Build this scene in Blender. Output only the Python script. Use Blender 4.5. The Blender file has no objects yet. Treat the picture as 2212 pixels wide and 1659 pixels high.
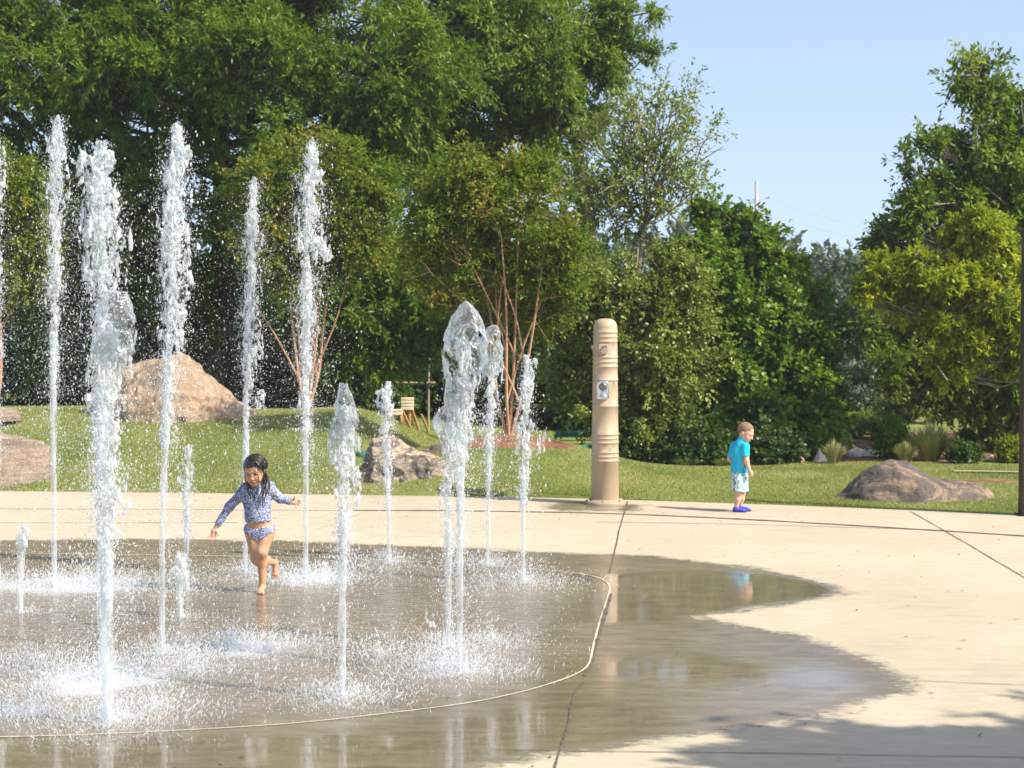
import bpy, math, random
import numpy as np
from mathutils import Vector, Matrix
C = bpy.context.scene
COL = C.collection
R = math.radians
rng = np.random.default_rng(11)
HAZE = .0007

# ------------------------------------------------------------------ camera, sky, sun, exposure
FPX = 3950.0; CW, CH = 2212.0, 1659.0; CAMH = 2.25
PITCH = math.atan((CH/2-650)/FPX)
cam = bpy.data.objects.new('camera', bpy.data.cameras.new('camera'))
COL.objects.link(cam); C.camera = cam
cam.location = (0, 0, CAMH); cam.rotation_euler = (math.pi/2-PITCH, 0, 0)
cam.data.sensor_width = 36; cam.data.lens = FPX/CW*36
cam.data.clip_start = .1; cam.data.clip_end = 3000
cam.data.dof.use_dof = True; cam.data.dof.focus_distance = 13.5; cam.data.dof.aperture_fstop = 4.8

SUN_EL = R(44); SD = np.array([.89, -.456])          # horizontal direction towards the sun
world = bpy.data.worlds.new('World'); C.world = world; world.use_nodes = True
nt = world.node_tree; nt.nodes.clear()
wo = nt.nodes.new('ShaderNodeOutputWorld'); bg = nt.nodes.new('ShaderNodeBackground')
sk = nt.nodes.new('ShaderNodeTexSky'); sk.sky_type = 'NISHITA'; sk.sun_disc = False
sk.sun_elevation = SUN_EL; sk.sun_rotation = math.atan2(SD[0], SD[1])
sk.air_density = 1.0; sk.dust_density = 1.6; sk.ozone_density = 2.5
bg.inputs[1].default_value = .135
tc = nt.nodes.new('ShaderNodeTexCoord'); ad = nt.nodes.new('ShaderNodeVectorMath'); ad.operation = 'ADD'; ad.inputs[1].default_value = (0, 0, .10)
nr_ = nt.nodes.new('ShaderNodeVectorMath'); nr_.operation = 'NORMALIZE'
nt.links.new(tc.outputs['Generated'], ad.inputs[0]); nt.links.new(ad.outputs[0], nr_.inputs[0]); nt.links.new(nr_.outputs[0], sk.inputs[0])
hs_ = nt.nodes.new('ShaderNodeHueSaturation'); hs_.inputs['Saturation'].default_value = .80; hs_.inputs['Value'].default_value = 1.12
nt.links.new(sk.outputs[0], hs_.inputs['Color']); nt.links.new(hs_.outputs[0], bg.inputs[0]); nt.links.new(bg.outputs[0], wo.inputs[0])
sun = bpy.data.objects.new('sun', bpy.data.lights.new('sun', 'SUN')); COL.objects.link(sun)
sun.data.energy = 5.0; sun.data.angle = R(.6); sun.data.color = (1, .91, .76)
sv = Vector((SD[0]*math.cos(SUN_EL), SD[1]*math.cos(SUN_EL), math.sin(SUN_EL)))
sun.rotation_euler = sv.to_track_quat('Z', 'Y').to_euler(); sun.location = (12, -8, 20)
C.view_settings.view_transform = 'Standard'; C.view_settings.look = 'None'
C.view_settings.exposure = .62; C.view_settings.gamma = 1
C.cycles.max_bounces = 10; C.cycles.transparent_max_bounces = 24
C.cycles.diffuse_bounces = 4; C.cycles.glossy_bounces = 4; C.cycles.transmission_bounces = 6
C.cycles.sample_clamp_indirect = 4; C.cycles.caustics_reflective = False; C.cycles.caustics_refractive = False
C.cycles.use_denoising = True

# ------------------------------------------------------------------ measuring helpers
def ray(x, y):
    a = (x-CW/2)/FPX; b = -(y-CH/2)/FPX
    return np.array([a, math.cos(PITCH)+b*math.sin(PITCH), -math.sin(PITCH)+b*math.cos(PITCH)])
def at(x, y, Y):
    d = ray(x, y); return np.array([0, 0, CAMH]) + d*(Y/d[1])
def gnd(x, y, z=0):
    d = ray(x, y); return np.array([0, 0, CAMH]) + d*((z-CAMH)/d[2])
def zat(y, Y): return at(CW/2, y, Y)[2]

# ------------------------------------------------------------------ mesh helpers
def origin_of(o):
    v = np.zeros(3)
    while o is not None:
        v = v + np.array(o.location); o = o.parent
    return v
def tag(o, label=None, cat=None, group=None, kind=None):
    if label: o['label'] = label
    if cat: o['category'] = cat
    if group: o['group'] = group
    if kind: o['kind'] = kind
    return o
def empty(name, loc, label, cat, group=None, kind=None):
    o = bpy.data.objects.new(name, None); COL.objects.link(o); o.location = [float(v) for v in loc]
    o.empty_display_size = .1
    return tag(o, label, cat, group, kind)
def mesh(name, V, F, mat, parent=None, loc=None, smooth=True, attrs=None):
    """V (n,3) world coordinates, F (m,k) array or list of such arrays -> one linked mesh object"""
    V = np.asarray(V, dtype=np.float32)
    Fs = F if isinstance(F, list) else [F]
    Fs = [np.asarray(f, dtype=np.int32) for f in Fs if len(f)]
    org = origin_of(parent) if parent is not None else (np.zeros(3) if loc is None else np.asarray(loc, float))
    V = V - org.astype(np.float32)
    me = bpy.data.meshes.new(name)
    me.vertices.add(len(V)); me.vertices.foreach_set('co', V.ravel())
    nl = sum(f.size for f in Fs); npol = sum(len(f) for f in Fs)
    me.loops.add(nl); me.loops.foreach_set('vertex_index', np.concatenate([f.ravel() for f in Fs]))
    me.polygons.add(npol)
    tot = np.concatenate([np.full(len(f), f.shape[1], np.int32) for f in Fs])
    st = np.concatenate([[0], np.cumsum(tot)[:-1]]).astype(np.int32)
    me.polygons.foreach_set('loop_start', st)
    me.update(calc_edges=True)
    me.validate()
    if smooth: me.polygons.foreach_set('use_smooth', np.ones(len(me.polygons), bool))
    for k, a in (attrs or {}).items():
        a = np.asarray(a, np.float32)
        if a.ndim == 1:
            at_ = me.attributes.new(k, 'FLOAT', 'POINT'); at_.data.foreach_set('value', a)
        else:
            at_ = me.attributes.new(k, 'FLOAT_COLOR', 'POINT'); at_.data.foreach_set('color', np.c_[a, np.ones(len(a))].astype(np.float32).ravel())
    me.materials.append(mat)
    o = bpy.data.objects.new(name, me); COL.objects.link(o)
    if parent is not None: o.parent = parent
    elif loc is not None: o.location = [float(v) for v in loc]
    return o
class MB:
    def __init__(s): s.V = []; s.F = {}; s.n = 0; s.A = []
    def add(s, V, F, a=None):
        V = np.asarray(V, float); F = np.asarray(F, int)
        s.V.append(V); s.F.setdefault(F.shape[1], []).append(F+s.n); s.n += len(V)
        s.A.append(np.zeros(len(V)) if a is None else np.broadcast_to(a, (len(V),)))
    def box(s, c, size, rz=0, R3=None):
        x, y, z = np.array(size)/2.0
        P = np.array([[a*x, b*y, d*z] for d in (-1, 1) for b in (-1, 1) for a in (-1, 1)])
        if R3 is not None: P = P @ R3.T
        if rz:
            cc, ss = math.cos(rz), math.sin(rz); P = P @ np.array([[cc, ss, 0], [-ss, cc, 0], [0, 0, 1]])
        s.add(P+np.array(c), [[0, 2, 3, 1], [4, 5, 7, 6], [0, 1, 5, 4], [2, 6, 7, 3], [0, 4, 6, 2], [1, 3, 7, 5]])
    def tube(s, pts, rad, n=8, a=None):
        pts = np.asarray(pts, float); m = len(pts)
        rad = np.broadcast_to(rad, (m,)) if np.ndim(rad) else np.full(m, rad)
        T = np.gradient(pts, axis=0); T /= np.linalg.norm(T, axis=1)[:, None]+1e-9
        ref = np.array([.13, .97, .2]) if abs(T[0, 1]) < .8 else np.array([1., 0, .1])
        U = np.cross(T, ref); U /= np.linalg.norm(U, axis=1)[:, None]+1e-9; W = np.cross(T, U)
        th = np.arange(n)*2*math.pi/n
        P = pts[:, None]+rad[:, None, None]*(np.cos(th)[None, :, None]*U[:, None]+np.sin(th)[None, :, None]*W[:, None])
        P = P.reshape(-1, 3)
        i = np.arange(m-1)[:, None]*n; j = np.arange(n)[None]; jn = (j+1) % n
        F = np.stack([i+j, i+jn, i+n+jn, i+n+j], -1).reshape(-1, 4)
        s.add(P, F, a)
        s.add(P[:n], [list(range(n))[::-1]] ); s.add(P[-n:], [list(range(n))])
    def lathe(s, prof, c, n=32, ph=0, m=None):
        prof = np.asarray(prof, float); th = ph+np.arange(n)*2*math.pi/n
        P = np.stack([prof[:, 0][:, None]*np.cos(th), prof[:, 0][:, None]*np.sin(th), np.repeat(prof[:, 1][:, None], n, 1)], -1).reshape(-1, 3)
        if m is not None: P = P @ np.array(m).T
        k = len(prof); i = np.arange(k-1)[:, None]*n; j = np.arange(n)[None]; jn = (j+1) % n
        F = np.stack([i+j, i+jn, i+n+jn, i+n+j], -1).reshape(-1, 4)
        s.add(P+np.array(c), F)
        s.add(P[:n]+np.array(c), [list(range(n))[::-1]]); s.add(P[-n:]+np.array(c), [list(range(n))])
    def build(s, name, mat, parent=None, loc=None, smooth=True, attr=None, bevel=0):
        V = np.concatenate(s.V); F = [np.concatenate(f) for f in s.F.values()]
        o = mesh(name, V, F, mat, parent, loc, smooth, {attr: np.concatenate(s.A)} if attr else None)
        if bevel:
            md = o.modifiers.new('b', 'BEVEL'); md.width = bevel; md.segments = 2; md.limit_method = 'ANGLE'
        return o

def vnoise(P, seed=0):
    P = np.asarray(P, float); I = np.floor(P).astype(np.int64); f = P-I; u = f*f*(3-2*f)
    def h(dx, dy, dz):
        a = (I[..., 0]+dx)*73856093 ^ (I[..., 1]+dy)*19349663 ^ (I[..., 2]+dz)*83492791 ^ (seed*2654435761 % 2147483647)
        a = (a ^ (a >> 13))*1274126177 & 0x7fffffff; a = (a ^ (a >> 16))*60493 & 0x7fffffff
        return (a % 100003)/50001.5-1
    x, y, z = u[..., 0], u[..., 1], u[..., 2]
    def l(a, b, t): return a+(b-a)*t
    return l(l(l(h(0,0,0), h(1,0,0), x), l(h(0,1,0), h(1,1,0), x), y), l(l(h(0,0,1), h(1,0,1), x), l(h(0,1,1), h(1,1,1), x), y), z)
def fbm(P, o=4, seed=0):
    P = np.asarray(P, float); s = 0; a = .5
    for k in range(o): s = s+a*vnoise(P*2**k+k*17.3, seed+k); a *= .5
    return s
def sm(x, a, b):
    t = np.clip((x-a)/(b-a), 0, 1); return t*t*(3-2*t)
def catmull(P, n=8):
    P = np.asarray(P, float); Q = np.vstack([2*P[0]-P[1], P, 2*P[-1]-P[-2]]); out = []
    for i in range(1, len(Q)-2):
        for t in np.arange(n)/n:
            out.append(.5*((2*Q[i])+(-Q[i-1]+Q[i+1])*t+(2*Q[i-1]-5*Q[i]+4*Q[i+1]-Q[i+2])*t*t+(-Q[i-1]+3*Q[i]-3*Q[i+1]+Q[i+2])*t**3))
    out.append(P[-1]); return np.array(out)

# ------------------------------------------------------------------ material helpers
class NT:
    def __init__(s, name):
        s.m = bpy.data.materials.new(name); s.m.use_nodes = True; s.t = s.m.node_tree; s.t.nodes.clear()
        s.out = s.n('ShaderNodeOutputMaterial')
    def n(s, ty, **kw):
        nd = s.t.nodes.new(ty)
        for k, v in kw.items(): setattr(nd, k, v)
        return nd
    def l(s, a, b): s.t.links.new(a, b)
    def val(s, sock, v):
        if hasattr(v, 'is_output'): s.l(v, sock)
        else: sock.default_value = v
    def coord(s, w='Object'): return s.n('ShaderNodeTexCoord').outputs[w]
    def noise(s, scale, detail=4, rough=.55, vec=None, dist=0):
        nd = s.n('ShaderNodeTexNoise'); nd.inputs['Scale'].default_value = scale; nd.inputs['Detail'].default_value = detail
        nd.inputs['Roughness'].default_value = rough; nd.inputs['Distortion'].default_value = dist
        if vec is not None: s.l(vec, nd.inputs['Vector'])
        return nd.outputs['Fac']
    def mapv(s, vec, sc=(1, 1, 1), rot=(0, 0, 0)):
        nd = s.n('ShaderNodeMapping'); nd.inputs['Scale'].default_value = sc; nd.inputs['Rotation'].default_value = rot
        s.l(vec, nd.inputs['Vector']); return nd.outputs[0]
    def ramp(s, fac, stops, interp='LINEAR'):
        nd = s.n('ShaderNodeValToRGB'); nd.color_ramp.interpolation = interp; e = nd.color_ramp.elements
        while len(e) < len(stops): e.new(.5)
        for k, (p, c) in enumerate(stops):
            e[k].position = p; e[k].color = (c, c, c, 1) if not hasattr(c, '__len__') else tuple(c)+(1,)
        s.val(nd.inputs[0], fac); return nd.outputs[0]
    def mix(s, f, a, b, mode='MIX'):
        nd = s.n('ShaderNodeMix', data_type='RGBA', blend_type=mode)
        s.val(nd.inputs[0], f)
        for k, v in ((6, a), (7, b)):
            if hasattr(v, 'is_output'): s.l(v, nd.inputs[k])
            else: nd.inputs[k].default_value = tuple(v)+(1,) if len(v) == 3 else v
        return nd.outputs[2]
    def math(s, op, a, b=0.0, c=None):
        nd = s.n('ShaderNodeMath', operation=op); s.val(nd.inputs[0], a); s.val(nd.inputs[1], b)
        if c is not None: s.val(nd.inputs[2], c)
        return nd.outputs[0]
    def attr(s, name, out='Fac'):
        nd = s.n('ShaderNodeAttribute'); nd.attribute_name = name; return nd.outputs[out]
    def bump(s, h, st=.3, d=.01, nrm=None):
        nd = s.n('ShaderNodeBump'); s.val(nd.inputs['Strength'], st); nd.inputs['Distance'].default_value = d
        s.l(h, nd.inputs['Height'])
        if nrm is not None: s.l(nrm, nd.inputs['Normal'])
        return nd.outputs[0]
    def bsdf(s, col, rough=.6, spec=.5, nrm=None, **kw):
        p = s.n('ShaderNodeBsdfPrincipled')
        if hasattr(col, 'is_output'): s.l(col, p.inputs['Base Color'])
        else: p.inputs['Base Color'].default_value = tuple(col)+(1,)
        s.val(p.inputs['Roughness'], rough); s.val(p.inputs['Specular IOR Level'], spec)
        if nrm is not None: s.l(nrm, p.inputs['Normal'])
        for k, v in kw.items(): s.val(p.inputs[k.replace('_', ' ')], v)
        return p.outputs[0]
    def mixs(s, f, a, b):
        nd = s.n('ShaderNodeMixShader'); s.val(nd.inputs[0], f); s.l(a, nd.inputs[1]); s.l(b, nd.inputs[2]); return nd.outputs[0]
    def done(s, sh): s.l(sh, s.out.inputs[0]); return s.m

def simple(name, c1, c2=None, scale=8, rough=.6, spec=.4, bump=.2, bscale=60, metallic=0):
    k = NT(name); c = k.coord()
    col = k.mix(k.ramp(k.noise(scale, 5, vec=c), [(.35, 0.), (.65, 1.)]), c1, c2) if c2 else c1
    return k.done(k.bsdf(col, rough, spec, k.bump(k.noise(bscale, 4, vec=c), bump, .004), Metallic=metallic))

def leafmat(name, dark, mid, light, trans=.35, rough=.45, spec=.35):
    k = NT(name); t = k.attr('tone')
    col = k.ramp(t, [(0, dark), (.5, mid), (1, light)])
    d = k.bsdf(col, rough, spec)
    tr = k.n('ShaderNodeBsdfTranslucent')
    k.l(k.mix(.5, col, (.16, .24, .02)), tr.inputs[0])
    return k.done(k.mixs(trans, d, tr.outputs[0]))

def rockmat(name, cols, vein, scale=1.6, veinamt=.5, bump=.6, lay=(1, 1, 1), rot=(0, 0, 0)):
    k = NT(name); c = k.coord(); v = k.mapv(c, lay, rot)
    base = k.ramp(k.noise(scale, 8, .65, v, .6), [(.3, cols[0]), (.48, cols[1]), (.68, cols[2])])
    vm = k.ramp(k.noise(scale*1.3, 7, .7, v, 1.6), [(.48, 0.), (.53+.06*(1-veinamt), 1.)])
    ns = k.noise(38, 5, .7, c)
    base = k.mix(k.math('MULTIPLY', vm, veinamt), base, vein)
    base = k.mix(.5, base, k.ramp(ns, [(.3, .25), (.7, .8)]), 'OVERLAY')
    h = k.math('ADD', k.math('MULTIPLY', k.noise(5, 8, .7, v, .5), 1.0), k.math('MULTIPLY', ns, .25))
    return k.done(k.bsdf(base, .85, .25, k.bump(h, bump, .06)))

# ------------------------------------------------------------------ ground shapes
EDGE_D = [(-900, 1052), (-300, 1056), (0, 1060), (400, 1064), (800, 1069), (1100, 1073), (1270, 1077), (1400, 1081), (1700, 1091), (2212, 1112), (2700, 1132)]
EDGE = np.array([gnd(*p)[:2] for p in EDGE_D])
def yedge(x): 
    x = np.asarray(x, float)
    e = np.interp(x, EDGE[:, 0], EDGE[:, 1])
    e = np.where(x > EDGE[-1, 0], EDGE[-1, 1]-(x-EDGE[-1, 0])*.35, e)
    return np.maximum(e, 8.)
def hgt(x, y):
    """terrain height outside the plaza"""
    x = np.asarray(x, float); y = np.asarray(y, float)
    e = yedge(x); d = y-e
    up = sm(d, -.05, 3.3)*(1-.85*sm(d, 5.0, 9.0))
    m1 = .70*up*(1-sm(x, -2.6, -.6))*(1-.0*x)
    g2 = np.exp(-(((x+.05)/1.55)**2+((y-23.1)/1.45)**2))*.56
    back = .28*sm(d, 1.5, 4)*(1-sm(x, -.5, .4))*sm(x, -3, -1.2)*(1-sm(d, 6, 9))*.6
    dip = -.62*np.exp(-(((x-1.6)/1.7)**2+((y-28.6)/2.2)**2))
    n = .03*vnoise(np.stack([x*.5, y*.5, x*0], -1), 3)*sm(d, .4, 2)
    return np.maximum(m1, g2)+.35*np.minimum(m1, g2)+back*(1-np.clip(g2/.5, 0, 1))+dip+n-.012

# ground: one sheet to the horizon
xs = np.unique(np.concatenate([np.linspace(-9, 10, 150), np.linspace(-40, -9, 24), np.linspace(10, 40, 24), np.linspace(-700, -40, 20), np.linspace(40, 700, 20)]))
rows = []
for t in np.linspace(-60, -8, 10): rows.append((t, -.16))
for t in np.linspace(-7, -.02, 20): rows.append((t, -.16))
rows.append((-.004, -.16)); rows.append((0, None))
for t in np.linspace(.08, 16, 150): rows.append((t, None))
for t in np.geomspace(16.5, 1400, 60): rows.append((t, None))
X = np.repeat(xs[None], len(rows), 0); Y = np.stack([yedge(xs)*(1 if abs(t) < 20 else 1)+t+.006 for t, z in rows])
far = sm(Y, 40, 200)
Z = np.stack([np.full(len(xs), z) if z is not None else hgt(X[i], Y[i])+.0 for i, (t, z) in enumerate(rows)])
nr, nc = X.shape
i = np.arange(nr-1)[:, None]*nc; j = np.arange(nc-1)[None]
GF = np.stack([i+j, i+j+1, i+nc+j+1, i+nc+j], -1).reshape(-1, 4)
GV = np.stack([X, Y, Z], -1).reshape(-1, 3)
gx, gy = GV[:, 0], GV[:, 1]
nn = fbm(np.stack([gx*.6, gy*.6, gx*0], -1), 4, 9)
dirt = np.maximum.reduce([
    sm(np.exp(-(((gx+.02)/1.05)**2+((gy-23.0)/.75)**2))+.25*nn, .45, .6),                 # mulch ring of the multi-stemmed tree
    sm(gy+1.2*nn, 25.6, 26.6)*sm(gx, 2.2, 3.2)*(1-sm(gy, 31, 33.5))*(.75+.5*nn), .85*sm(gy+2*nn, 42, 46),
    sm(np.exp(-(((gx-6.4)/1.7)**2+((gy-22.9)/.45)**2))+.2*nn, .5, .6),
    sm(gy+nn, 25.2, 26)*sm(gx, .2, 1.2)*(1-sm(gy, 27.5, 28.5)), sm(-gx, -40, -30)*0])
k = NT('lawn_soil'); c = k.coord()
n1 = k.noise(1.3, 5, .6, c); n2 = k.noise(45, 4, .7, c)
g = k.ramp(k.math('ADD', k.math('MULTIPLY', n1, .6), k.math('MULTIPLY', n2, .4)), [(.33, (.09, .13, .03)), (.5, (.17, .22, .055)), (.62, (.26, .28, .09)), (.72, (.34, .31, .15))])
dr = k.ramp(k.noise(3, 6, .7, c), [(.35, (.10, .055, .032)), (.5, (.25, .13, .075)), (.66, (.36, .24, .15))])
dm = k.math('ADD', k.attr('dirt'), k.math('MULTIPLY', k.math('SUBTRACT', k.noise(6, 5, .7, c), .5), .7))
col = k.mix(k.ramp(dm, [(.42, 0.), (.58, 1.)]), g, dr)
M_lawn = k.done(k.bsdf(col, .9, .15, k.bump(k.noise(60, 5, .7, c), .8, .03)))
ground = mesh('ground', GV, GF, M_lawn, attrs={'dirt': dirt}); tag(ground, kind='structure')

# plaza slab with the wet stain, foam and ripple fields carried as attributes
WET_D = [(-1500, 1165), (0, 1166), (300, 1163), (700, 1170), (950, 1180), (1150, 1192), (1400, 1200), (1600, 1222), (1720, 1243), (1800, 1262), (1835, 1277), (1790, 1293), (1690, 1306), (1600, 1320),
         (1500, 1334), (1590, 1347), (1700, 1366), (1800, 1394), (1900, 1428), (1975, 1470), (1950, 1500), (1850, 1530), (1700, 1558), (1600, 1578), (1450, 1600), (1300, 1622), (1200, 1636), (1080, 1652), (980, 1685), (600, 1760), (-1500, 1800)]
WET = np.array([gnd(*p)[:2] for p in WET_D])
def poly_sd(px, py, P):
    """signed distance, positive inside"""
    d = np.full(px.shape, 1e9); ins = np.zeros(px.shape, bool)
    for a, b in zip(P, np.roll(P, -1, 0)):
        e = b-a; wx = px-a[0]; wy = py-a[1]; t = np.clip((wx*e[0]+wy*e[1])/(e@e), 0, 1)
        d = np.minimum(d, np.hypot(wx-t*e[0], wy-t*e[1]))
        cnd = (a[1] > py) != (b[1] > py)
        xi = a[0]+(py-a[1])/((b[1]-a[1]) if b[1] != a[1] else 1e-9)*e[0]
        ins ^= cnd & (px < xi)
    return np.where(ins, d, -d)
RING_D = [(-1500, 1570), (-400, 1593), (0, 1593), (300, 1583), (600, 1566), (800, 1546), (1000, 1521), (1120, 1497), (1200, 1474), (1248, 1455), (1272, 1435), (1281, 1400), (1291, 1360), (1302, 1325), (1313, 1292), (1317, 1272),
          (1307, 1256), (1275, 1244), (1215, 1235), (1130, 1228), (1000, 1219), (800, 1210), (500, 1202), (0, 1196), (-800, 1196), (-1500, 1200)]
RING = catmull(np.array([gnd(*p)[:2] for p in RING_D]), 10)
JETB = {}   # base positions of jets
JD = dict(a=(-6, 1262), b=(118, 1268), c=(222, 1460), d=(233, 1565), e=(350, 1415), f=(530, 1240), g=(660, 1255), h=(740, 1510), i=(840, 1217), j=(968, 1398), k=(993, 1456), l=(1054, 1222), m=(1130, 1262), n=(404, 1277), o=(44, 1325), p=(390, 1335))
for kk, v in JD.items(): JETB[kk] = gnd(*v)
FOAM = [('a', .9, .5), ('b', 1., .55), ('c', .5, .35), ('d', .75, .38), ('e', .35, .3), ('f', .8, .45), ('g', 1., .5), ('h', .9, .33), ('i', .9, .45), ('j', .7, .35), ('k', .8, .35), ('l', .9, .45), ('m', 1., .5), ('n', .5, .4), ('o', .25, .2), ('p', .25, .2)]
XTRA = [((60, 1440), 1., .5), ((230, 1470), 1.1, .45), ((130, 1505), 1.0, .4), ((500, 1398), 1.15, .42), ((590, 1405), .9, .4), ((70, 1548), .8, .14), ((20, 1545), .7, .1), ((330, 1535), .8, .35), ((960, 1440), .8, .4), ((1060, 1395), .6, .3), ((420, 1455), .7, .5), ((820, 1420), .55, .4), ((700, 1250), .9, .5), ((180, 1262), 1., .6), ((300, 1266), .6, .5)]
def fields(px, py):
    foam = np.zeros_like(px)
    for kk, a, s in FOAM: foam += a*np.exp(-(((px-JETB[kk][0])**2+(py-JETB[kk][1])**2)/(s*s)))
    for p, a, s in XTRA:
        q = gnd(*p); foam += a*np.exp(-(((px-q[0])**2+(py-q[1])**2)/(s*s)))
    return foam
px_ = np.arange(-10, 14.001, .08)
NV = 240
uu = np.linspace(0, 1, NV)**.75
PX = np.repeat(px_[None], NV, 0); ye = yedge(px_)
PY = -8+(ye[None]+8)*uu[:, None]
PX1, PY1 = PX.ravel(), PY.ravel()
sdw = poly_sd(PX1, PY1, WET)
pb = gnd(1300, 1088)      # pillar base
wp = .55-np.hypot((PX1-pb[0]+.12)/1.0, (PY1-pb[1]+.28)/.9)+.12*vnoise(np.stack([PX1*4, PY1*4, PX1*0], -1), 5)
sdw = np.maximum(sdw, wp*.6)
sdr = poly_sd(PX1, PY1, RING)
PZ = np.zeros_like(PX1)
poolf = np.zeros_like(PX1)
for (x, y), a, rx_, ry_ in (((1480, 1275), 1.6, 1.6, .8), ((1650, 1285), .8, .7, .3), ((1420, 1325), .8, .55, .35), ((1450, 1450), .42, 1.5, .8), ((1690, 1490), .12, .9, .6), ((700, 1640), .62, 2.6, .45), ((200, 1650), .6, 2.2, .5), ((1250, 1560), .45, .8, .6), ((1290, 1100), 1.0, .5, .4)):
    q = gnd(x, y); poolf += a*np.exp(-((PX1-q[0])/rx_)**2-((PY1-q[1])/ry_)**2)
poolf += .20*(1-sm(PY1, 14.6, 15.4))
poolf = np.maximum(poolf, .85*sm(sdr, .05, .5)*(1-sm(PY1, 14.9, 16.0)))*sm(sdw, .02, .25)
P_ = np.stack([PX1, PY1, PZ], -1); ny, nx = PX.shape
i = np.arange(ny-1)[:, None]*nx; j = np.arange(nx-1)[None]
PF = np.stack([i+j, i+j+1, i+nx+j+1, i+nx+j], -1).reshape(-1, 4)
sk_top = P_[(ny-1)*nx:]; sk_bot = sk_top-np.array([0, 0, .15]); base_i = len(P_)
P2 = np.vstack([P_, sk_bot]); jj = np.arange(nx-1)
SF = np.stack([(ny-1)*nx+jj, (ny-1)*nx+jj+1, base_i+jj+1, base_i+jj], -1)
ext = lambda a, v=None: np.concatenate([a, a[(ny-1)*nx:]])
k = NT('plaza_concrete'); c = k.coord()
sd = k.attr('wet'); foam = k.attr('foam'); rp = k.attr('ripple')
ragx = k.mapv(c, (1.0, 2.2, 1))
rag = k.math('MULTIPLY', k.math('SUBTRACT', k.noise(3.0, 9, .72, c, .3), .5), .62)
rag2 = k.math('MULTIPLY', k.math('SUBTRACT', k.noise(28, 4, .7, k.mapv(c, (.45, 1.8, 1))), .5), .46)
w0 = k.math('ADD', k.math('ADD', sd, rag), rag2)
damp = k.ramp(k.math('ADD', w0, .5), [(.46, 0.), (.56, 1.)])
pool = k.ramp(k.math('ADD', k.attr('pool'), k.math('MULTIPLY', k.math('SUBTRACT', k.noise(1.0, 5, .55, k.mapv(c, (.6, 1.8, 1)), .4), .5), .75)), [(.32, 0.), (.62, 1.)])
big = k.noise(.55, 6, .6, c); fine = k.noise(70, 5, .75, c); med = k.noise(6, 6, .65, k.mapv(c, (.6, 1.6, 1)))
dry = k.ramp(k.math('ADD', k.math('MULTIPLY', big, .5), k.math('MULTIPLY', med, .5)), [(.32, (.385, .33, .238)), (.5, (.455, .394, .292)), (.68, (.52, .458, .348))])
dry = k.mix(.35, dry, k.ramp(fine, [(.25, .3), (.75, .7)]), 'OVERLAY')
spots = k.ramp(k.noise(17, 2, .5, c), [(.70, 0.), (.78, 1.)])
dry = k.mix(k.math('MULTIPLY', spots, .35), dry, (.30, .23, .15))
wetc = k.ramp(k.math('ADD', k.math('MULTIPLY', med, .6), k.math('MULTIPLY', big, .4)), [(.35, (.138, .112, .078)), (.52, (.21, .172, .122)), (.68, (.28, .232, .17))])
wetc = k.mix(.4, wetc, k.ramp(fine, [(.25, .3), (.75, .7)]), 'OVERLAY')
col = k.mix(damp, dry, wetc)
fn = k.math('ADD', k.math('MULTIPLY', k.noise(26, 6, .72, k.mapv(c, (.55, 1.5, 1)), .8), 1.0), k.math('MULTIPLY', k.noise(5, 3, .6, c), .5))
fthr = k.math('SUBTRACT', fn, k.math('SUBTRACT', 1.17, k.math('MULTIPLY', foam, .33)))
fm = k.ramp(k.math('ADD', fthr, .5), [(.5, 0.), (.62, 1.)])
fm = k.math('MULTIPLY', fm, .6)
spk = k.ramp(k.noise(48, 3, .8, k.mapv(c, (.5, 1.5, 1))), [(.64, 0.), (.72, 1.)])
fm = k.math('MAXIMUM', fm, k.math('MULTIPLY', k.math('MULTIPLY', spk, rp), .40))
col = k.mix(fm, col, (.70, .74, .78))
rough = k.math('ADD', k.math('MULTIPLY', k.math('SUBTRACT', 1.0, damp), .55), .25)
rough = k.math('SUBTRACT', rough, k.math('MULTIPLY', pool, .21))
rip = k.noise(15, 4, .6, k.mapv(c, (.7, 1.3, 1)), .4)
hfine = k.bump(k.math('ADD', k.math('MULTIPLY', fine, .5), med), k.math('SUBTRACT', .35, k.math('MULTIPLY', pool, .345)), .006)
nrm = k.bump(rip, k.math('ADD', k.math('MULTIPLY', rp, .30), k.math('MULTIPLY', pool, .012)), .03, hfine)
spec = k.math('ADD', k.math('ADD', .2, k.math('MULTIPLY', damp, .35)), k.math('MULTIPLY', pool, .4))
M_plaza = k.done(k.bsdf(col, rough, spec, nrm))
plaza = mesh('pavement', P2, [PF, SF], M_plaza, smooth=False, attrs={'wet': ext(sdw), 'pool': ext(poolf), 'foam': ext(fields(PX1, PY1)), 'ripple': ext(sm(sdr, -.05, .5))})
tag(plaza, kind='structure')

# joints and the pale ring line
def strip(P2d, w, z, wn=0.0, seed=0):
    P = np.asarray(P2d, float); T = np.gradient(P, axis=0); T /= np.linalg.norm(T, axis=1)[:, None]
    N = np.stack([-T[:, 1], T[:, 0]], -1)
    ww = w*(1+wn*vnoise(np.c_[P*9, np.zeros(len(P))], seed))
    A = P+N*ww[:, None]/2; B = P-N*ww[:, None]/2; n = len(P)
    V = np.vstack([np.c_[A, np.full(n, z)], np.c_[B, np.full(n, z)]]); i = np.arange(n-1)
    return V, np.stack([i, n+i, n+i+1, i+1], -1)
def resamp(P, step=.05):
    P = np.asarray(P, float); L = np.r_[0, np.cumsum(np.linalg.norm(np.diff(P, axis=0), axis=1))]
    t = np.arange(0, L[-1], step); return np.stack([np.interp(t, L, P[:, 0]), np.interp(t, L, P[:, 1])], -1)
M_joint = simple('joint_dark', (.06, .052, .042), (.17, .14, .105), 14, .8)
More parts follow.
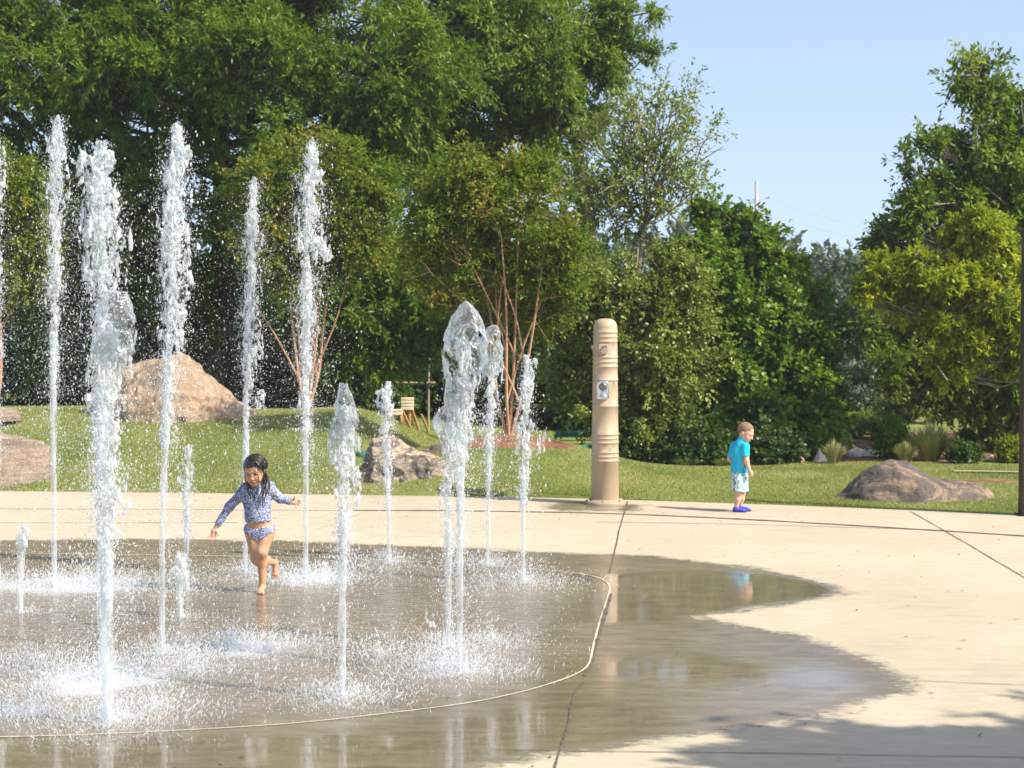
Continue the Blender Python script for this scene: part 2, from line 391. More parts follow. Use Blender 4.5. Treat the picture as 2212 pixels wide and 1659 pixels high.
M_line = simple('ring_line', (.58, .52, .38), (.42, .37, .27), 22, .8)
M_jlight = simple('joint_pale', (.62, .56, .45), (.5, .44, .34), 9, .8)
mb = MB()
def jl(pts, w, sm_=True, seed=0):
    P = np.array([gnd(*p)[:2] for p in pts]); P = catmull(P, 6) if len(P) > 2 else P
    P = resamp(P); P = P+np.stack([vnoise(np.c_[P*3, P[:, :1]*0], seed), vnoise(np.c_[P*3, P[:, :1]*0+7], seed)], -1)*.006
    mb.add(*strip(P, w, .005, .35, seed))
jl([(1356, 1083), (1345, 1122), (1330, 1180), (1316, 1240)], .011)
jl([(1262, 1470), (1246, 1490), (1235, 1530), (1222, 1585), (1197, 1662), (1175, 1720)], .011)
jl([(760, 1103), (1000, 1104), (1320, 1110), (1600, 1122), (1900, 1139), (2212, 1158), (2500, 1176)], .06, seed=2)
jl([(1965, 1105), (2041, 1147), (2212, 1248), (2500, 1420)], .010)
jl([(1060, 1620), (1175, 1622), (1700, 1629), (2212, 1638), (2500, 1644)], .008)
jl([(1290, 1128), (1600, 1133), (2035, 1146)], .015, seed=4)
jl([(1975, 1471), (2212, 1481), (2500, 1490)], .007)
o = mb.build('pavement_joints', M_joint, smooth=False); tag(o, kind='structure')
mb = MB(); 
jl([(-600, 1098), (0, 1099), (400, 1100), (755, 1103)], .05)
jl([(640, 1162), (720, 1130), (792, 1106)], .012)
jl([(-300, 1128), (0, 1129), (520, 1129)], .03)
o = mb.build('pale_pavement_seams', M_jlight, smooth=False); tag(o, kind='structure')
ringP = resamp(RING, .04)
mb = MB(); mb.add(*strip(ringP, .016, .0045, .25, 6))
o = mb.build('ring_line', M_line, smooth=False); tag(o, kind='structure')
dd = np.array([(1320, 1284), (1308, 1322), (1297, 1360), (1288, 1395), (1279, 1430), (1262, 1462)])
mb = MB()
P = resamp(catmull(np.array([gnd(*p)[:2] for p in dd]), 8), .02)
nz = vnoise(np.c_[P*5, P[:, :1]*0], 8)
mb.add(*strip(P, .019*np.clip(.8+nz, .3, 1.4), .0075, .5, 3))
o = mb.build('drain_gap', M_joint, smooth=False); tag(o, kind='structure')

# path across the far lawn
mb = MB(); P = resamp(catmull(np.array([gnd(*p)[:2] for p in [(2060, 1019), (2140, 1020), (2212, 1022), (2600, 1030)]]), 6), .2)
V, F = strip(P, .16, 0); V[:, 2] = hgt(V[:, 0], V[:, 1])+.03
mb.add(V, F); o = mb.build('path', simple('path_grit', (.30, .24, .18), (.38, .32, .24), 5, .9)); tag(o, kind='structure')

# dead leaves and grit on the paving
n = 260; x = rng.uniform(-4.5, 5.5, n); y = rng.uniform(8.6, 19.5, n); a = rng.uniform(0, 6.28, n); L_ = rng.uniform(.006, .028, n)
cx_, sx_ = np.cos(a)*L_, np.sin(a)*L_; z_ = rng.uniform(.006, .016, n)
V = np.stack([np.stack([x-cx_, y-sx_, z_*0+.006], -1), np.stack([x+sx_*.35, y-cx_*.35, z_], -1), np.stack([x+cx_, y+sx_, z_*.8], -1), np.stack([x-sx_*.35, y+cx_*.35, z_*0+.007], -1)], 1).reshape(-1, 3)
o = mesh('leaf_litter', V, np.arange(4*n).reshape(-1, 4), simple('dry_leaf', (.12, .07, .03), (.26, .17, .08), 3, .8), smooth=False); tag(o, 'small dry leaves and grit scattered on the pavement', 'leaf litter', kind='stuff')
# grass blades
M_grass = leafmat('grass_blades', (.19, .235, .055), (.35, .375, .11), (.56, .50, .24), .35, .5, .25)
def grass(n, x0, x1, d0, d1, h0, h1, thr=.35):
    x = rng.uniform(x0, x1, n); d = d0+(d1-d0)*rng.random(n)**1.3; y = yedge(x)+d
    keep = np.abs(x) < y*.3+.6
    nn_ = fbm(np.stack([x*.6, y*.6, x*0], -1), 4, 9)
    ring_ = np.exp(-(((x+.02)/1.05)**2+((y-23.0)/.75)**2))+.25*nn_
    keep &= (ring_ < .5) & ~((x > 2.6) & (y > 25.9)) & ~((np.exp(-(((x-6.4)/1.7)**2+((y-22.9)/.45)**2))+.2*nn_) > .52)
    x, y = x[keep], y[keep]; n = len(x); z = hgt(x, y)
    H = rng.uniform(h0, h1, n)*(1+.3*vnoise(np.stack([x*1.5, y*1.5, x*0], -1), 2)); a = rng.uniform(0, math.pi*2, n); w = rng.uniform(.0028, .0055, n)
    lean = rng.normal(0, .4, (n, 2))*H[:, None]
    B = np.stack([x, y, z-.003], -1); S = np.stack([np.cos(a)*w, np.sin(a)*w, a*0], -1)
    V = np.stack([B-S, B+S, B+np.c_[lean, H]], 1).reshape(-1, 3)
    tone = np.clip(.5+.35*vnoise(np.stack([x*1.1, y*1.1, x*0], -1), 4)+.07*vnoise(np.stack([x*6, y*6, x*0], -1), 5)+rng.normal(0, .13, n), 0, 1)
    return V, np.arange(3*n).reshape(-1, 3), np.repeat(tone, 3)
V, F, tn = grass(480000, -7.5, 8.5, .03, 6.5, .016, .034)
o = mesh('lawn_grass', V, F, M_grass, attrs={'tone': tn}, smooth=False); tag(o, 'short mown green grass on the lawn and mounds', 'grass', kind='stuff')

# ------------------------------------------------------------------ rocks
def rock(name, label, Dx, ys, Yb, depth, mat, seed, pw=.6, rough=.10, lean=0.0, sink=.15, group=None):
    """silhouette (Dx, ys) in photo units at distance Yb gives length and height; depth is a real half thickness"""
    pts = np.array([at(a, b, Yb) for a, b in zip(Dx, ys)]); xx, zz = pts[:, 0], pts[:, 2]
    z0 = zz.min(); n, m = 150, 90; u = np.linspace(0, 1, n); X_ = xx[0]+(xx[-1]-xx[0])*u
    H = np.interp(X_, xx, zz-z0)+sink
    th = np.linspace(0, math.pi, m)
    wprof = depth*np.clip(np.sin(math.pi*np.clip(u, .0, 1))**.45, .02, 1)
    cy = -np.cos(th); cz = np.sin(th)**pw
    V = np.stack([np.repeat(X_[:, None], m, 1), Yb+wprof[:, None]*cy[None]+lean*(cz[None]*H[:, None]), z0-sink+H[:, None]*cz[None]], -1)
    q = V.reshape(-1, 3)
    # facets: quantised low frequency noise plus fine noise
    f1 = vnoise(q*np.array([2.2, 2.2, 3.5]), seed); f2 = np.abs(fbm(q*4.5, 5, seed+3))
    f3 = vnoise(q*np.array([3, 3, 14]), seed+8)
    cen = np.array([X_.mean(), Yb, z0]); nrm = q-cen; nrm[:, 0] *= .3; nrm /= np.linalg.norm(nrm, axis=1)[:, None]+1e-6
    amp = rough*(.7*np.round(f1*2.5)/2.5*.5+.5*f1-1.4*f2+.35*f3)
    q = q+nrm*amp[:, None]*np.clip(np.minimum(u, 1-u)*8, 0, 1).repeat(m)[:, None]
    i = np.arange(n-1)[:, None]*m; j = np.arange(m-1)[None]
    F = np.stack([i+j, i+m+j, i+m+j+1, i+j+1], -1).reshape(-1, 4)
    o = mesh(name, q, F, mat, loc=(X_.mean(), Yb, z0), smooth=True); tag(o, label, 'boulder', group); return o
M_r1 = rockmat('sandstone_tan', [(.20, .155, .115), (.34, .26, .185), (.44, .345, .25)], (.33, .20, .125), 1.7, .55, 1.0)
M_r2 = rockmat('rock_grey', [(.075, .06, .055), (.115, .095, .085), (.17, .135, .11)], (.42, .30, .18), 1.1, .5, .7, (1, 1, 2), (0, .5, 0))
M_r3 = rockmat('rock_layered', [(.10, .09, .085), (.36, .29, .21), (.56, .46, .33)], (.11, .10, .095), 1.9, .85, .9, (1, 1, 2.6), (0, -.35, 0))
M_r4 = rockmat('slab_brown', [(.17, .135, .105), (.28, .22, .17), (.40, .33, .25)], (.34, .22, .14), 1.9, .5, .9, (.5, 1, 6))
rock('boulder', 'large tan peaked boulder on top of the left mound', [185, 225, 285, 340, 385, 408, 440, 470, 500, 535, 566], [900, 822, 792, 780, 758, 766, 797, 820, 844, 868, 905], 25.0, .8, M_r1, 5, .85, .075, sink=.2)
rock('boulder', 'dark grey boulder with tan veins lying on the right lawn', [1780, 1822, 1856, 1895, 1930, 1965, 2000, 2030, 2070, 2112, 2142, 2162], [1091, 1058, 1026, 1003, 994, 999, 1020, 1031, 1037, 1044, 1060, 1090], 20.95, .60, M_r2, 9, .7, .04, .1, .2)
rock('boulder', 'cream and charcoal layered boulder on the slope behind the jets', [760, 785, 808, 838, 862, 890, 930, 955, 975, 1012], [1042, 985, 945, 938, 955, 972, 975, 992, 1010, 1045], 22.0, .42, M_r3, 14, .62, .10, .1, .14)
rock('boulder', 'low grey boulder tucked behind the cream layered boulder', [880, 905, 940, 975, 1000, 1020], [985, 972, 958, 955, 968, 985], 22.8, .25, M_r2, 21, .7, .06, 0, .12)
rock('boulder', 'flat brown slab of rock in the left grass slope', [-160, -80, -20, 30, 70, 92, 112], [1035, 962, 942, 940, 946, 968, 1035], 22.3, .5, M_r4, 17, 1.0, .06, .5, .2)
rock('boulder', 'low brown ledge of rock at the left end of the mound crest', [-90, -40, 0, 30, 46], [893, 880, 876, 880, 893], 24.3, .3, M_r4, 23, .6, .04, 0, .1)
M_rw = rockmat('rock_pale', [(.46, .43, .39), (.58, .55, .50), (.68, .64, .58)], (.42, .33, .27), 2.2, .4, .4)
M_rp = rockmat('rock_pinkbrown', [(.24, .17, .14), (.38, .27, .22), (.5, .38, .32)], (.5, .42, .34), 2, .5, .5)
gr = 'rocks along the planted bank'
def brock(lab, x, y, w, h, Y, mat, s):
    xs_ = np.linspace(x-w/2, x+w/2, 7); pr = np.sin(np.linspace(0, math.pi, 7))**.6; r2 = np.random.default_rng(s)
    zb = y; ys_ = zb-h*pr*(1+.25*r2.normal(size=7)); ys_[0] = ys_[-1] = zb
    rock('bank_rock', lab, xs_, ys_, Y, w/FPX*Y*.35, mat, s, .7, .05, group=gr)
brock('largest white rock on the planted bank, leaning behind the right lawn', 1865, 1003, 100, 34, 26.8, M_rw, 31)
brock('small white rock beside the largest white bank rock', 1905, 998, 50, 26, 27.0, M_rw, 32)
brock('flat pale rock at the foot of the bank in front of the white rock', 1830, 1008, 80, 12, 25.9, M_rw, 33)
brock('grey wedge rock at the edge of the bank right of the boy', 1778, 1008, 60, 26, 26.0, M_rw, 34)
brock('pink brown stone on the ground behind the boy', 1722, 1008, 40, 18, 25.9, M_rp, 35)
brock('white rock right of the ornamental grass', 2055, 1006, 70, 14, 26.0, M_rw, 36)
brock('brown rock slab at the right end of the bank under the big tree', 2140, 1010, 120, 24, 26.0, M_rp, 37)
brock('pinkish stone half hidden behind the dark bush and bench', 1380, 1004, 70, 34, 26.6, M_rp, 38)
brock('reddish brown rock pile above the white bank rock', 1880, 968, 90, 14, 31.5, M_rp, 39)
brock('rusty brown rock ledge higher on the bank at left', 1820, 955, 120, 16, 33.5, M_rp, 40)

# ------------------------------------------------------------------ trees
M_bark = simple('bark_dark', (.045, .035, .026), (.11, .085, .06), 10, .9, .2, .8, 30)
M_barkc = simple('bark_cinnamon', (.34, .17, .09), (.46, .30, .19), 5, .7, .3, .2, 30)
M_barkg = simple('bark_grey', (.15, .12, .095), (.28, .23, .18), 8, .9, .2, .5, 30)
def U(n):
    v = rng.normal(size=(n, 3)); return v/np.linalg.norm(v, axis=1)[:, None]
def norm(v): return v/(np.linalg.norm(v, axis=-1)[..., None]+1e-9)
def foliage(cent, outd, rad, ntw, npt, L, W, droop=.3, tone0=0.5, tvar=.22, cup=.15):
    """twigs around clump centres, leaves along each twig"""
    n = len(cent); ct = rng.normal(0, tvar, n)
    ci = np.repeat(np.arange(n), ntw)
    td = norm(norm(outd[ci])*.75+U(len(ci))*1.0+np.array([0, 0, .12]))
    tl = rad[ci]*rng.uniform(.55, 1.15, len(ci))
    ts = cent[ci]+U(len(ci))*rad[ci][:, None]*.35*rng.random((len(ci), 1))
    li = np.repeat(np.arange(len(ci)), npt); s = rng.uniform(.1, 1, len(li))
    pos = ts[li]+td[li]*(tl[li]*s)[:, None]; pos[:, 2] -= droop*tl[li]*s*s*.6
    pos += rng.normal(0, .02, pos.shape)
    a = norm(td[li]*.8+U(len(li))*.75-np.array([0, 0, droop]))
    nrm = norm(np.array([0, 0, .75])+norm(outd[ci[li]])*.45+U(len(li))*.65)
    side = norm(np.cross(a, nrm)); nrm = np.cross(side, a)
    Ln = L*rng.uniform(.65, 1.25, len(li))[:, None]; Wn = W*rng.uniform(.7, 1.2, len(li))[:, None]
    p0 = pos; p2 = pos+a*Ln; mid = pos+a*Ln*.45+nrm*Wn*cup
    V = np.stack([p0, mid+side*Wn*.5, p2, mid-side*Wn*.5], 1).reshape(-1, 3)
    tone = np.clip(tone0+ct[ci[li]]+rng.normal(0, .13, len(li)), 0, 1)
    return V, np.arange(len(V)).reshape(-1, 4), np.repeat(tone, 4)
def lobes_w(L):
    out = []
    for l in L:
        x, y, rx, ry, Y = l[:5]; dpt = l[5] if len(l) > 5 else .8
        c = at(x, y, Y); out.append((c, np.array([rx/FPX*Y, max(.25, (rx+ry)/2/FPX*Y*dpt), ry/FPX*Y])))
    return out
def tree(name, label, cat, base, lobes, ncl, ntw, npt, leaf, lmat, bmat, tr, rad=.42, fork=.35, droop=.3, tone0=.5, tvar=.2, group=None, stems=None, bare=0, smat=None, world_lobes=None, shell=.5, sat_n=4, sat_d=1.0):
    bx, by = base; bz = float(hgt(bx, by)) if by > yedge(bx) else 0
    root = empty(name, (bx, by, bz), label, cat, group)
    Ls = world_lobes or lobes_w(lobes)
    if not world_lobes:
        sat = []
        for c, r in Ls:
            for _ in range(sat_n):
                dd0 = U(1)[0]*np.array([1, .8, .9]); f0 = rng.uniform(.25, .42); sat.append((c+dd0*r*rng.uniform(.9, 1.12)*sat_d, np.full(3, r.mean()*f0)*np.array([1.25, 1.1, .7])))
        Ls0 = [(c, r*.88) for c, r in Ls]; nmain = len(Ls0); Ls = Ls0+sat
    else: nmain = len(Ls)
    A = np.array([r[0]*r[2]+r[0]*r[1]+r[1]*r[2] for c, r in Ls]); A[nmain:] *= 1.6; p = A/A.sum()
    li = rng.choice(len(Ls), ncl, p=p)
    Cn = np.array([Ls[q][0] for q in li]); Rr = np.array([Ls[q][1] for q in li])
    d = U(ncl); rr = shell+(1-shell)*rng.random(ncl)**.6
    cent = Cn+d*Rr*rr[:, None]
    gz = .25+np.where(cent[:, 2] < .5, 0, 0); cent[:, 2] = np.maximum(cent[:, 2], bz+gz)
    allc = np.mean([c for c, r in Ls], 0)
    outd = norm(norm(d/Rr)*1.0+norm(cent-allc)*.5)
    rads = rad*rng.uniform(.6, 1.25, ncl)
    V, F, tn = foliage(cent, outd, rads, ntw, npt, leaf[0], leaf[1], droop, tone0, tvar)
    mesh('crown', V, F, lmat, root, attrs={'tone': tn}, smooth=False)
    top = max(c[2]+r[2]*.6 for c, r in Ls)
    mb = MB(); B = np.array([bx, by, bz-.1])
    if stems is None:
        tx = allc[0]*.5+bx*.5; ty = allc[1]*.5+by*.5
        tp = catmull([B, [bx+.1*(tx-bx), by, bz+.2*(top-bz)], [bx+.5*(tx-bx), (by+ty)/2, bz+.5*(top-bz)], [tx, ty, bz+.9*(top-bz)]], 6)
        rd = tr*(1-.8*np.linspace(0, 1, len(tp))); rd[0] *= 1.35
        mb.add(*[np.array(x) for x in ((np.zeros((0, 3))), np.zeros((0, 4), int))]) if False else None
        mb.tube(tp, rd, 10); trunks = [tp]
    else:
        trunks = []
        for sdx, sdy, h in stems:
            e = np.array([bx+sdx, by+sdy, bz+h]); wv = rng.normal(0, .06, 3)
            tp = catmull([B, B+(e-B)*np.array([.35, .35, .25]), B+(e-B)*np.array([.6, .6, .62])+wv, e], 6)
            mb.tube(tp, tr*(1-.7*np.linspace(0, 1, len(tp))), 7); trunks.append(tp)
            for _ in range(2):
                s0 = tp[rng.integers(5, 10)]; e0 = s0+np.array([rng.normal(0, .28), rng.normal(0, .25), h*.5]); tq = catmull([s0, (s0+e0)/2+rng.normal(0, .05, 3), e0], 5)
                mb.tube(tq, tr*.6*(1-.65*np.linspace(0, 1, len(tq))), 6); trunks.append(tq)
    allT = np.vstack(trunks)
    mb.build('trunk', bmat, root)
    mb = MB()
    nodes = []
    for c, r in Ls:
        big_ = r.mean() > .45
        dd_ = np.linalg.norm(allT-(c-np.array([0, 0, r[2]*.8+.3*np.linalg.norm(c[:2]-B[:2])])), axis=1)
        s = allT[np.argmin(dd_)]
        m1 = s*.5+c*.5+rng.normal(0, .12, 3)+np.array([0, 0, -.08*np.linalg.norm(c-s)])
        pth = catmull([s, m1, c+rng.normal(0, .1, 3)], 5); nodes.append(pth)
        mb.tube(pth, tr*(.24 if big_ else .12)*(1-.65*np.linspace(0, 1, len(pth))), 6)
    for q in range(ncl):
        if q % 2 and not bare: continue
        pth = nodes[li[q]]; s = pth[rng.integers(len(pth)//2, len(pth))]; e = cent[q]+outd[q]*rads[q]*.4
        m1 = (s+e)/2+rng.normal(0, .08, 3)
        mb.tube(np.array([s, m1, e]), np.array([.022, .014, .006])*(tr/.2)**.5, 4)
    for q in range(bare):
        kq = rng.integers(ncl); s = cent[kq]; dirn = norm(outd[kq]+np.array([-.5, 0, .3])*rng.random()+U(1)[0]*.4); Ln = rng.uniform(.35, .9)
        m1 = s+dirn*Ln*.5+rng.normal(0, .05, 3); e = s+dirn*Ln+np.array([0, 0, .1*rng.normal()])
        mb.tube(np.array([s, m1, e]), np.array([.016, .010, .004]), 4)
        for _ in range(3):
            t0 = s+(e-s)*rng.uniform(.3, .9); e2 = t0+norm(dirn+U(1)[0]*.8)*Ln*.3
            mb.tube(np.array([t0, (t0+e2)/2, e2]), np.array([.007, .005, .003]), 3)
    mb.build('branches', smat or bmat, root)
    return root
ML_oak = leafmat('leaf_willow_oak', (.048, .098, .008), (.125, .207, .010), (.26, .35, .033), .44)
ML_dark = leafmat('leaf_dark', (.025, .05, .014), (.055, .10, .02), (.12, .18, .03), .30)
ML_map = leafmat('leaf_maple', (.05, .11, .009), (.13, .24, .015), (.27, .39, .035), .45)
ML_myr = leafmat('leaf_myrtle', (.075, .135, .010), (.175, .26, .016), (.33, .27, .045), .45)
ML_bir = leafmat('leaf_pale', (.10, .145, .016), (.22, .28, .035), (.42, .46, .13), .40, .4, .45)
ML_yel_sun = leafmat('leaf_yellow_sunlit', (.16, .22, .010), (.37, .43, .014), (.60, .60, .03), .52)  # sunlit patches of the oak foliage put into yellow green leaf colours
ML_rt = leafmat('leaf_right_oak', (.06, .115, .008), (.15, .24, .012), (.31, .39, .035), .46)
ML_far_haze = leafmat('leaf_far_haze', (.05, .075, .05), (.085, .12, .075), (.14, .17, .11), .2)  # fading with distance is painted in: leaf colours greyed and blued like haze
def b2(x, Y): p = at(x, 1000, Y); return (float(p[0]), float(Y))
big1 = [(150,80,230,170,31),(420,40,260,190,32),(700,20,260,200,32),(300,240,210,130,30),(560,230,200,140,29.5),(780,240,190,150,30),(120,320,170,120,30.5),(350,420,190,100,30),(600,420,200,120,29.5),
        (820,460,150,130,29.5),(710,620,150,110,29.3),(850,680,110,100,29.2),(780,750,130,55,29.3),(250,540,200,110,31),(60,470,170,150,32),(450,600,150,120,31),(150,690,170,110,32), (-80, 150, 200, 250, 31), (500, -150, 400, 150, 31), (930, 560, 90, 90, 29.5)]
tree('broadleaf_tree', 'huge dark green broadleaf tree filling the top left behind the tall jets', 'tree', b2(480, 31), big1+[(800,700,80,60,30.0),(880,750,60,35,29.6),(200,150,220,110,29.5),(520,120,230,110,29),(820,130,200,110,29),(90,30,160,80,30),(380,10,180,80,30)], 1750, 15, 17, (.115, .036), ML_oak, M_bark, .30, .46, droop=.35, tvar=.17)
big2 = [(980,20,200,170,32.5),(1170,50,170,130,32.5),(1290,110,90,70,32.2),(1060,190,200,130,32.3),(1215,215,110,80,32),(930,330,160,110,32),(1110,330,95,70,32), (1000, 430, 90, 60, 32), (1150, -120, 200, 120, 33)]
tree('broadleaf_tree', 'tall green tree whose crown edge meets the sky right of the middle', 'tree', b2(1300, 32.6), big2+[(1050,80,200,100,31)], 740, 15, 17, (.115, .036), ML_oak, M_bark, .24, .46, droop=.35, tone0=.56)
gm = 'multi-stemmed trees with reddish tips'
mx, my = at(1100, 945, 23.0)[:2]
tree('crape_myrtle', 'bushy tree with bare cinnamon stems standing in a mulch ring', 'tree', (mx, my), [(1000,450,80,70,23,.9),(1110,430,90,60,23,.9),(1200,480,45,75,23),(955,520,50,60,23.2),(1070,520,110,70,23.4),(1150,590,80,45,23.3),(1040,600,50,35,23.2),(1215,570,35,50,23),(925,455,35,50,23.4),(1060,385,55,32,23),(1150,370,35,30,23.2),(985,385,30,30,23),(935,590,35,40,23.2),(1190,640,40,40,23.3),(1130,660,40,25,23.5),(975,640,35,25,23.5)], 380, 12, 14, (.055, .034), ML_myr, M_barkc, .027, .34, droop=.1, tone0=.5, tvar=.24, group=gm,
     stems=[(-.45, .1, 2.3), (-.1, -.15, 2.5), (.12, .1, 2.6), (.45, -.1, 2.4)], shell=.12, sat_n=6, sat_d=1.12)
for (lab, bx_, lob, st) in (
    ('bushy reddish tipped tree behind the jets in front of the huge tree', (660, 26.2), [(640,380,120,90,26),(745,370,85,85,26),(575,470,85,95,26),(700,490,105,90,26),(620,570,80,60,26),(790,470,60,80,26)], [(-.3, 0, 2.6), (-.15, .1, 2.5), (.05, 0, 2.7), (.35, 0, 2.8), (.55, .1, 2.5)]),
    ('yellow green bushy tree with bare stems cut by the left edge', (-12, 25.8), [(-10,420,90,85,25.8),(50,500,60,70,25.8),(-60,560,80,90,25.8),(40,590,60,50,25.8)], [(-.2, 0, 2.4), (.12, .1, 2.3), (.3, 0, 2.4), (-.4, .1, 2.2)])):
    tree('crape_myrtle', lab, 'tree', b2(*bx_), lob, 270, 12, 14, (.06, .036), ML_myr, M_barkc, .03, .36, droop=.1, tone0=.5, tvar=.24, group=gm, stems=st, shell=.35)
tree('birch', 'thin pale leaved tree with open see-through top beside the big crown', 'tree', b2(1312, 27.5), [(1400,270,110,90,27.5),(1330,330,80,90,27.5),(1455,360,70,80,27.5),(1360,420,110,80,27.5),(1480,230,40,50,27.5),(1270,400,80,70,27.5),(1240,520,80,70,27.5)], 210, 9, 8, (.06, .04), ML_bir, M_barkg, .085, .42, droop=.1, tone0=.5, bare=14, shell=.25,
     stems=[(.15, 0, 3.1), (.55, .1, 3.9), (-.25, .1, 3.4)])
tree('leafy_tree', 'silvery green leafy tree right behind the round pillar', 'tree', b2(1375, 26.2), [(1370,620,110,80,26.2),(1440,710,95,90,26),(1300,700,70,100,26.3),(1425,800,105,70,26),(1330,870,80,80,26.1),(1235,640,60,90,26.6),(1225,800,45,60,26.8),(1480,640,60,60,26.3), (1390, 920, 80, 60, 26)], 330, 13, 13, (.062, .042), ML_bir, M_barkg, .09, .34, droop=.35, tone0=.40, tvar=.24, sat_n=6, sat_d=1.08, shell=.25, smat=M_bark)
tree('maple_tree', 'bright green maple with dark shaded lower branches behind the boy', 'tree', b2(1610, 27.8), [(1560,475,50,48,28),(1520,560,80,75,28),(1625,540,60,60,28),(1685,565,38,45,28),(1600,655,120,85,27.8),(1560,780,130,100,27.6),(1690,750,90,95,28),(1650,880,140,80,27.5),(1490,910,110,70,27.4),(1760,860,70,80,28),(1740,660,60,60,28.3), (1570, 960, 130, 45, 27.3)], 560, 13, 14, (.085, .07), ML_map, M_bark, .15, .36, droop=.25, tone0=.55, sat_n=6, sat_d=1.1, shell=.3)
tree('oak_tree', 'large oak with bare twigs sticking out at the right edge', 'tree', b2(2185, 28.2), [(2120,190,50,60,27.6),(2090,160,25,30,27.6),(2225,250,70,100,27.8),(2080,320,95,60,27.4),(2190,380,90,90,27.6),(1990,335,50,30,27.3),(2040,420,105,55,27.3),(1965,450,45,40,27.3),(2150,500,120,90,27.6),(1900,560,45,32,28.0),(1930,520,40,40,27.8),(2290,500,120,250,28.1),
      (2050,640,120,60,27.8),(1930,730,90,55,27.8),(2130,760,150,70,27.6),(2110,845,120,50,27.6),(1990,800,80,50,27.4),(2225,840,80,70,27.6),(2280,720,120,120,27.8)], 640, 13, 15, (.10, .045), ML_rt, M_bark, .26, .38, droop=.2, tone0=.52, bare=40, smat=M_barkg)
tree('oak_tree', 'smaller oak at the right edge, sunlight on its lower branches put into yellow green leaf colour', 'tree', b2(2270, 26.0), [(2100,500,75,26,25.6),(2170,540,60,24,25.8),(2165,595,100,24,25.5),(1975,580,85,20,25.6),(2060,612,90,20,25.4),(1895,625,45,14,25.6),(2150,650,80,18,25.3),(2190,700,60,22,25.4),(2040,700,60,14,25.4),(2120,735,90,18,25.3),(2000,655,60,12,25.6),(2200,770,60,18,25.5),(2060,790,50,12,25.5)], 360, 12, 13, (.085, .042), ML_yel_sun, M_barkg, .12, .22, droop=.15, tone0=.45, tvar=.26)
# trees that stand farther back
gb = 'trees standing behind the lawn'
far = [
 ('distant tree tinted hazy blue green between the maple and the big right oak, topmost in the gap', 'hazy_tree', 1815, 62, [(1815,640,70,55,62),(1780,700,70,60,62),(1860,700,60,60,62),(1800,800,90,80,62)], 170, (.24, .14), ML_far_haze),
 ('feathery tree tinted hazy grey green low in the gap between maple and right oak', 'hazy_tree', 1800, 44, [(1760,760,60,70,44),(1830,740,70,60,44),(1800,830,80,70,44),(1880,820,60,80,44),(1760,900,40,40,44)], 190, (.17, .08), ML_far_haze),
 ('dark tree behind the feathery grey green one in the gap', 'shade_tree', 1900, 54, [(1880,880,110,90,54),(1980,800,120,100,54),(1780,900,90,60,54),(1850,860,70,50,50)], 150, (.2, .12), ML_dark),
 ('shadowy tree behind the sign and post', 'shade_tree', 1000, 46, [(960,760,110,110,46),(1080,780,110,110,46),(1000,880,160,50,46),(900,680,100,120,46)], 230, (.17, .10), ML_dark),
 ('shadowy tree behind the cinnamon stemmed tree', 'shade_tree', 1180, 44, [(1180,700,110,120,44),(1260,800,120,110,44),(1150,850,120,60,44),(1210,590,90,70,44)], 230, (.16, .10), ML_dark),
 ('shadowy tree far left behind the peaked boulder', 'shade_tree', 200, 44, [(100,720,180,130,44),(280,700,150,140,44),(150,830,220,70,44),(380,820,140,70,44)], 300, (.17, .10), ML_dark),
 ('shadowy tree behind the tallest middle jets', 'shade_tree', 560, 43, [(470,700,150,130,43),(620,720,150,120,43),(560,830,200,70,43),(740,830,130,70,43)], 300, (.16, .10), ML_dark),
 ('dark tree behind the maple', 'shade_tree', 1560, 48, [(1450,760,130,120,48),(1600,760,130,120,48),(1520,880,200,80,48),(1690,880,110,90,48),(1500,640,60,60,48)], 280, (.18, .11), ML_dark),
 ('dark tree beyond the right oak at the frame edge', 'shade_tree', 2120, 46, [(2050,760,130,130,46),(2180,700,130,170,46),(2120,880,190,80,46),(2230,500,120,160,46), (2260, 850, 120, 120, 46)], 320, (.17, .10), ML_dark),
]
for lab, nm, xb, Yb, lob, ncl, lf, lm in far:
    tree(nm, lab, 'tree', b2(xb, Yb), lob, ncl, 12, 14, lf, lm, M_bark, .2, .9*Yb/44, droop=.2, group=gb, tone0=.5 if lm is ML_far_haze else .38)
# distant wood closing the horizon
cc = []; 
for q in range(900):
    xx = rng.uniform(-60, 75); yy = 95+rng.uniform(-8, 8); hh = 4.6+1.6*vnoise(np.array([[xx*.12, 0, 0]]), 3)[0]
    cc.append((xx, yy, rng.uniform(.2, hh)))
cc = np.array(cc)
V, F, tn = foliage(cc, norm(np.tile([0, -1., .5], (len(cc), 1))+U(len(cc))*.6), np.full(len(cc), 2.0), 10, 12, .5, .32, .2, .45, .2)
o = mesh('distant_wood', V, F, ML_far_haze, attrs={'tone': tn}, smooth=False); tag(o, 'distant mass of woodland beyond the park', 'woodland', kind='stuff')

